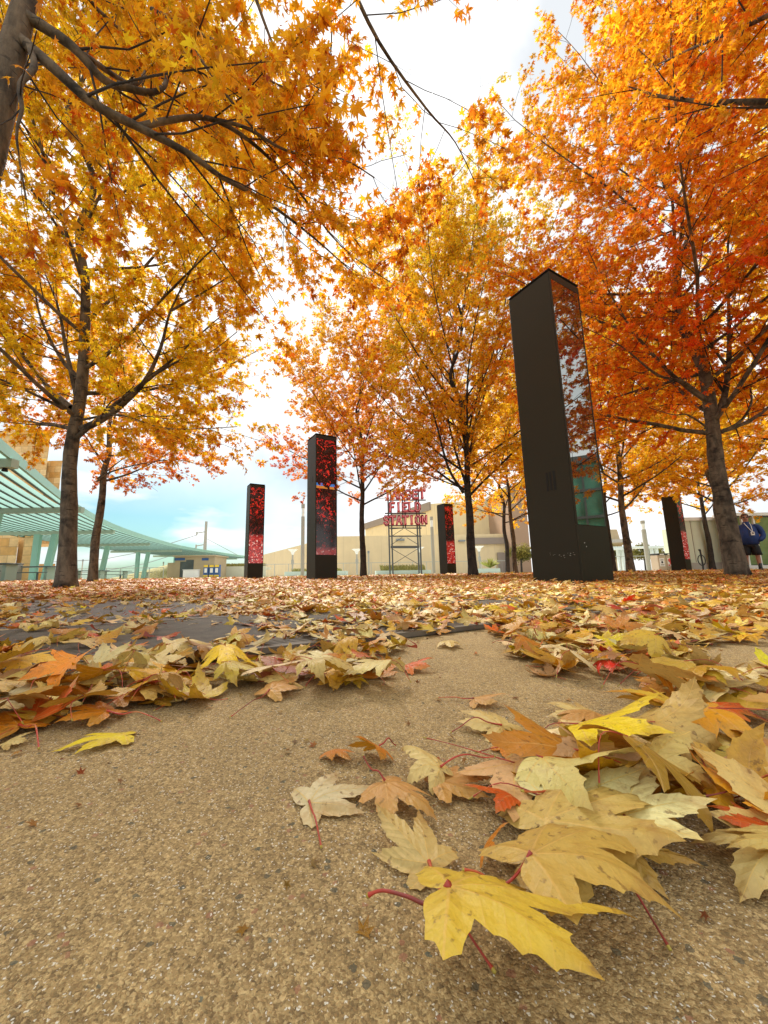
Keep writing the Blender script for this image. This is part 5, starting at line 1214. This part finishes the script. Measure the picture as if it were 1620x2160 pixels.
# ================================================================ recycling bins
M_BIN = surf('tan_bin', (0.46, 0.38, 0.27), .6, .06, 2); M_BLK = surf('black_plastic', (.02, .02, .02), .5, .1); M_SIGNRED = surf('red_sticker', (.62, .03, .03), .5, .02)
for i, (px, lab) in enumerate(((1392, 'left one of the two tan recycling bins, with a white sticker'), (1409, 'right one of the two tan recycling bins, with a red and white sticker'))):
    Yb = 19.0; c = at(px - 1, 1200, Yb); t = empty('recycling_bin', (c.x, c.y, 0), 0); tag(t, lab, 'bin', 'pair of recycling bins'); h = .92
    b = MB(); b.box((0, 0, h * .45), (.39, .5, h * .9)); b.build('body', M_BIN, t, bevel=.02); b = MB(); b.box((0, 0, h * .95), (.40, .52, h * .09)); b.build('lid', M_BLK, t, bevel=.01)
    b = MB(); b.box((0, -.27, h * .935), (.2, .03, .05)); b.build('opening', M_WHITE, t)
    b = MB(); b.box((-.02, -.256, h * .52), (.24, .012, .40)); b.build('sticker', M_WHITE, t)
    b = MB(); 
    if i: b.tube([(-.02, -.264, h * .62), (-.02, -.275, h * .62)], .10, 12); b.box((-.02, -.268, h * .47), (.05, .012, .12)); b.box((-.09, -.268, h * .36), (.07, .012, .06)); b.box((.05, -.268, h * .36), (.07, .012, .06))
    else: b.box((-.02, -.268, h * .64), (.14, .012, .03)); b.box((-.02, -.268, h * .52), (.08, .012, .10)); b.box((-.02, -.268, h * .38), (.16, .012, .03))
    b.build('symbol', M_SIGNRED if i else M_BLK, t)
# ================================================================ buildings at the right
M_SAGE = panel_material('pale_sage_panels', (0.62, 0.68, 0.52), 1.15)
YW = 18.2; t = empty('sage_building', (X(1495, YW), YW, 0)); tag(t, 'pale sage green panelled wall behind the bike rack at the right', 'building'); o_ = t.location
ztop = Zt(1500, 1098, YW)
b = MB(); b.prism([(X(1441, YW) - o_.x, 0), (X(1549, YW) - o_.x, 0), (X(1549, YW) - o_.x, 4), (X(1441, YW) * (YW + 4) / YW - o_.x, 4)], .42, ztop); b.build('wall', M_SAGE, t)
b = MB(); b.bbox((X(1437, YW) - o_.x, -.06, 0), (X(1549, YW) - o_.x, .5, .418)); b.build('plinth', M_CONC, t)
b = MB(); b.bbox((X(1438, YW) - o_.x, -.1, ztop + .003), (X(1549, YW) - o_.x, .5, ztop + .16)); b.build('coping', M_WHITE, t)
b = MB(); z_ = .9
for px in (1471, 1500): b.bar((X(px, YW) - o_.x, -.006, .44), (X(px, YW) - o_.x, -.006, ztop), .02, .02)
b.build('panel_joint', M_BAND, t)
def pane_glass():
    t = NT('green_window_glass'); g_ = t.coord(); n = t.noise(g_, .8, 4, .6)
    t.l(t.ramp(n, [(.3, (.10, .14, .05)), (.55, (.22, .28, .10)), (.75, (.12, .30, .24))]), t.b.inputs['Base Color']); t.b.inputs['Roughness'].default_value = .05; t.b.inputs['Specular IOR Level'].default_value = .8; return t.m
M_PANE = pane_glass(); YG = 17.5
t = empty('glass_pavilion', (X(1600, YG), YG, 0)); tag(t, 'green glazed shopfront with white frames behind the man at the right', 'building'); o_ = t.location
zg = Zt(1600, 1088, YG); xg0 = X(1551, YG) - o_.x; xg1 = xg0 + 14
b = MB(); b.prism([(xg0, .12), (xg1, .12), (xg1 + 5, 5), (X(1551, YG) * (YG + 5) / YG - o_.x, 5)], .25, zg - .05); b.build('interior_block', M_GLASSD, t)
for k, px in enumerate((1551, 1558, 1582, 1607)):
    xa_ = X(px, YG) - o_.x; nx_ = [1558, 1582, 1607, 1660][k]; xb_ = X(nx_, YG) - o_.x
    b = MB(); b.bbox((xa_ + .04, .04, .28), (xb_ - .04, .08, zg - .06)); f = b.build('window', M_PANE, t); b = MB(); b.bar((xa_, 0, .25), (xa_, 0, zg), .075, .1); b.build('mullion', M_WHITE, f)
b = MB(); b.bbox((X(1660, YG) - o_.x + .04, .04, .28), (xg1, .08, zg - .06)); b.build('window', M_PANE, t)
b = MB(); b.bbox((xg0 - .1, -.1, zg + .002), (xg1, .6, zg + .14)); b.build('roof_edge', M_WHITE, t); b = MB(); b.bbox((xg0 - .1, -.1, 0), (xg1, .11, .248)); b.build('plinth', M_WHITE, t)
# bike rack
c = at(1483, 1200, 17.6); t = empty('bike_rack', (c.x, c.y, 0)); tag(t, 'black metal bike rack with a ring, standing before the sage wall', 'bike rack')
b = MB(); b.tube([(0, 0, .0), (.02, 0, .3), (0, 0, .95)], .035, 8); b.tube([(0, 0, .95), (-.04, 0, 1.02)], [.045, .05], 8); b.build('post', M_BLK, t)
b = MB(); pts = [(.17 * math.cos(a), 0, .52 + .24 * math.sin(a)) for a in [k * math.pi / 8 for k in range(17)]]; b.tube(pts, .022, 6, cap=False); b.build('ring', M_BLK, t)
# green glass office block to the right of the viewer, mirrored in the near pillar
M_GBLUE = surf('teal_curtain_glass', (.08, .24, .17), .12, .5, .3, bump=0)
t = empty('glass_office', (27, 6, 0)); tag(t, 'teal glass office block that shows as a reflection in the near pillar', 'building')
b = MB(); b.bbox((0, -14, 0), (10, 12, 7.6)); b.build('wall', M_GBLUE, t)
b = MB()
for k in range(27): b.bar((-.06, -14 + k, 0), (-.06, -14 + k, 7.6), .12)
for z in (1.8, 3.6, 5.4, 7.5): b.bar((-.05, -14, z), (-.05, 12, z), .18 if z < 7 else .5)
b.build('mullions', M_STEEL, t)
# ================================================================ the man at the right
M_SKIN = surf('skin', (0.42, 0.20, 0.13), .5, .06, 8, bump=0); M_JACKET = surf('blue_jacket_cloth', (0.006, 0.028, 0.14), .7, .25, 5, bump=.2, bscale=30, bdist=.01)
M_SHORT = surf('black_shorts_cloth', (0.010, 0.010, 0.013), .8, .1); M_HAIR = surf('brown_hair', (.10, .05, .03), .7, .2)
c = at(1592, 1206, 12.2)
man = empty('person', (c.x, c.y, 0.004), R(-38)); tag(man, 'man in a blue jacket, black shorts and white badge standing beside the thick right maple', 'person')
def skin_mesh(name, nodes, edges, mat, parent, sub=2):
    me = bpy.data.meshes.new(name); me.from_pydata([n[0] for n in nodes], edges, []); me.update()
    o = link(name, me, mat, parent); bm = bmesh.new(); bm.from_mesh(me); l = bm.verts.layers.skin.verify()
    for v, n in zip(bm.verts, nodes):
        r = n[1]; v[l].radius = r if isinstance(r, tuple) else (r, r)
        v[l].use_root = (v.index == 0)
    bm.to_mesh(me); bm.free()
    m = o.modifiers.new('skin', 'SKIN'); m.use_smooth_shade = True
    s = o.modifiers.new('sub', 'SUBSURF'); s.levels = sub; s.render_levels = sub; return o
# body faces the viewer (-y); x to the photo's right
LA = [((.24,.0,1.43),.05),((.325,.02,1.24),.042),((.27,-.01,1.13),.035),((.15,-.02,1.06),.028)]     # hand in jacket pocket
RA = [((-.24,.0,1.43),.05),((-.325,.02,1.24),.042),((-.27,-.01,1.13),.035),((-.15,-.02,1.06),.028)]
nodes = [((0,0,.98),(.12,.10)),((0,0,1.15),(.12,.10)),((0,0,1.36),(.12,.09)),((0,0,1.47),(.08,.07)),((0,-.01,1.58),.062),((0,-.02,1.66),(.078,.085)),((0,-.02,1.75),(.085,.10)),((0,-.015,1.81),(.065,.075)),
         ((.11,0,.86),.105),((.13,0,.50),.062),((.14,.015,.34),.058),((.15,.02,.10),.040),((.155,-.06,.045),(.045,.035)),((.17,-.17,.03),(.04,.022)),
         ((-.11,0,.86),.105),((-.13,0,.50),.062),((-.14,.015,.34),.058),((-.15,.02,.10),.040),((-.155,-.06,.045),(.045,.035)),((-.17,-.17,.03),(.04,.022))]
edges = [(0,1),(1,2),(2,3),(3,4),(4,5),(5,6),(6,7),(0,8),(8,9),(9,10),(10,11),(11,12),(12,13),(0,14),(14,15),(15,16),(16,17),(17,18),(18,19)]
for arm in (LA, RA):
    k = len(nodes); nodes += arm; edges += [(2, k)] + [(k + i, k + i + 1) for i in range(3)]
    hx = 1 if arm is LA else -1; w = arm[-1][0]
    for f, (dx, dy) in enumerate(((-.015, -.028), (-.005, -.012), (.004, .004), (.012, .018), (.03, -.04))):   # fingers in the pocket
        q = len(nodes); L = [.07, .08, .075, .06, .05][f]
        nodes += [((w[0] - hx * .03 + dx * .3, w[1] + dy, w[2] - .03), .011), ((w[0] - hx * (.03 + L), w[1] + dy, w[2] - .045), .009)]; edges += [(k + 3, q), (q, q + 1)]
body = skin_mesh('body', nodes, edges, M_SKIN, man)
# clothes: lofted shells that follow the body
def loft(mb, rings, n=18, axis='z', cap=True):
    vs = []
    for (x, y, z, rx, ry) in rings:
        for k in range(n):
            a = 2 * math.pi * k / n; c_, s_ = math.cos(a), math.sin(a)
            vs.append((x + rx * c_, y + ry * s_, z) if axis == 'z' else (x + rx * c_, y, z + ry * s_))
    fs = [(i*n+k, i*n+(k+1)%n, (i+1)*n+(k+1)%n, (i+1)*n+k) for i in range(len(rings)-1) for k in range(n)]
    if cap: fs += [tuple(range(n))[::-1], tuple((len(rings)-1)*n + k for k in range(n))]
    return mb.add(vs, fs)
b = MB(); loft(b, [(0,-.01,.86,.215,.175),(0,-.02,.92,.235,.20),(0,-.04,1.02,.245,.225),(0,-.045,1.12,.245,.23),(0,-.03,1.24,.235,.20),(0,-.01,1.36,.225,.165),(0,0,1.44,.205,.14),(0,.005,1.50,.150,.115),(0,.005,1.535,.095,.09),(0,0,1.58,.085,.085),(0,0,1.60,.080,.080)])
for s_ in (1, -1): b.tube([(s_*.15,0,1.455),(s_*.225,.005,1.43),(s_*.275,.01,1.36),(s_*.32,.015,1.24),(s_*.335,.0,1.14),(s_*.31,-.05,1.06),(s_*.25,-.10,1.00),(s_*.20,-.13,.97)], [.075,.088,.088,.078,.072,.068,.062,.050], 12)
b.build('jacket', M_JACKET, man, smooth=True)
b = MB(); b.bar((0,-.165,1.40),(0,-.240,1.22),.010,.008); b.bar((0,-.240,1.22),(0,-.277,1.10),.010,.008); b.build('zip', M_BLK, man)
b = MB(); loft(b, [(0,0,.94,.195,.165),(0,0,.86,.20,.17),(0,0,.78,.205,.165)])
for s_ in (1, -1): loft(b, [(s_*.09,0,.86,.105,.150),(s_*.105,0,.76,.118,.140),(s_*.118,0,.64,.118,.128),(s_*.128,0,.52,.125,.125)])
b.build('shorts', M_SHORT, man, smooth=True)
for s_ in (1, -1):
    b = MB(); loft(b, [(s_*.15,.02,.26,.052,.055),(s_*.15,.02,.14,.047,.050),(s_*.152,.01,.085,.050,.060)]); loft(b, [(s_*.152,.075,.045,.035,.030),(s_*.152,.05,.05,.048,.045),(s_*.154,-.02,.055,.052,.050),(s_*.16,-.10,.045,.055,.040),(s_*.165,-.17,.035,.050,.030),(s_*.168,-.205,.028,.030,.020)], 14, 'y')
    b.build('shoe', M_BLK, man, smooth=True)
b = MB(); loft(b, [(0,.055,1.70,.070,.045),(0,.045,1.74,.088,.062),(0,.03,1.78,.094,.083),(0,.012,1.815,.090,.098),(0,.005,1.845,.076,.085),(0,.005,1.868,.048,.055),(0,.005,1.875,.012,.015)]); b.build('hair', M_HAIR, man, smooth=True)
b = MB(); b.tube([(.045,-.112,1.745),(.045,-.120,1.745)], .024, 10); b.tube([(-.045,-.112,1.745),(-.045,-.120,1.745)], .024, 10); b.bar((-.075,-.10,1.748),(.075,-.10,1.748),.01,.012); b.build('glasses', M_BLK, man)
b = MB(); b.tube([(0,-.11,1.74),(0,-.135,1.70),(0,-.12,1.69)], [.010,.017,.008], 8); b.build('nose', M_SKIN, man, smooth=True)
b = MB(); b.bar((-.028,-.112,1.662),(.028,-.112,1.662),.012,.010); b.build('mouth', surf('lips', (.30,.08,.07), .5), man)
for s in (1, -1): b = MB(); b.tube([(s*.088,-.01,1.71),(s*.102,.0,1.74),(s*.090,.0,1.77)], [.008,.012,.007], 8); b.build('ear', M_SKIN, man, smooth=True)
b = MB(); b.tube([(-.06,-.10,1.56),(-.02,-.15,1.46),(.05,-.23,1.30),(.07,-.272,1.25)], .008, 5); b.tube([(.07,-.10,1.56),(.085,-.15,1.46),(.085,-.23,1.32),(.075,-.272,1.25)], .008, 5); b.build('lanyard', M_WHITE, man)
b = MB(); b.box((.075,-.284,1.195), (.085,.008,.11)); bd = b.build('badge', M_WHITE, man); b = MB(); b.box((.08,-.290,1.205), (.035,.004,.045)); b.build('badge_photo', M_BLK, bd)
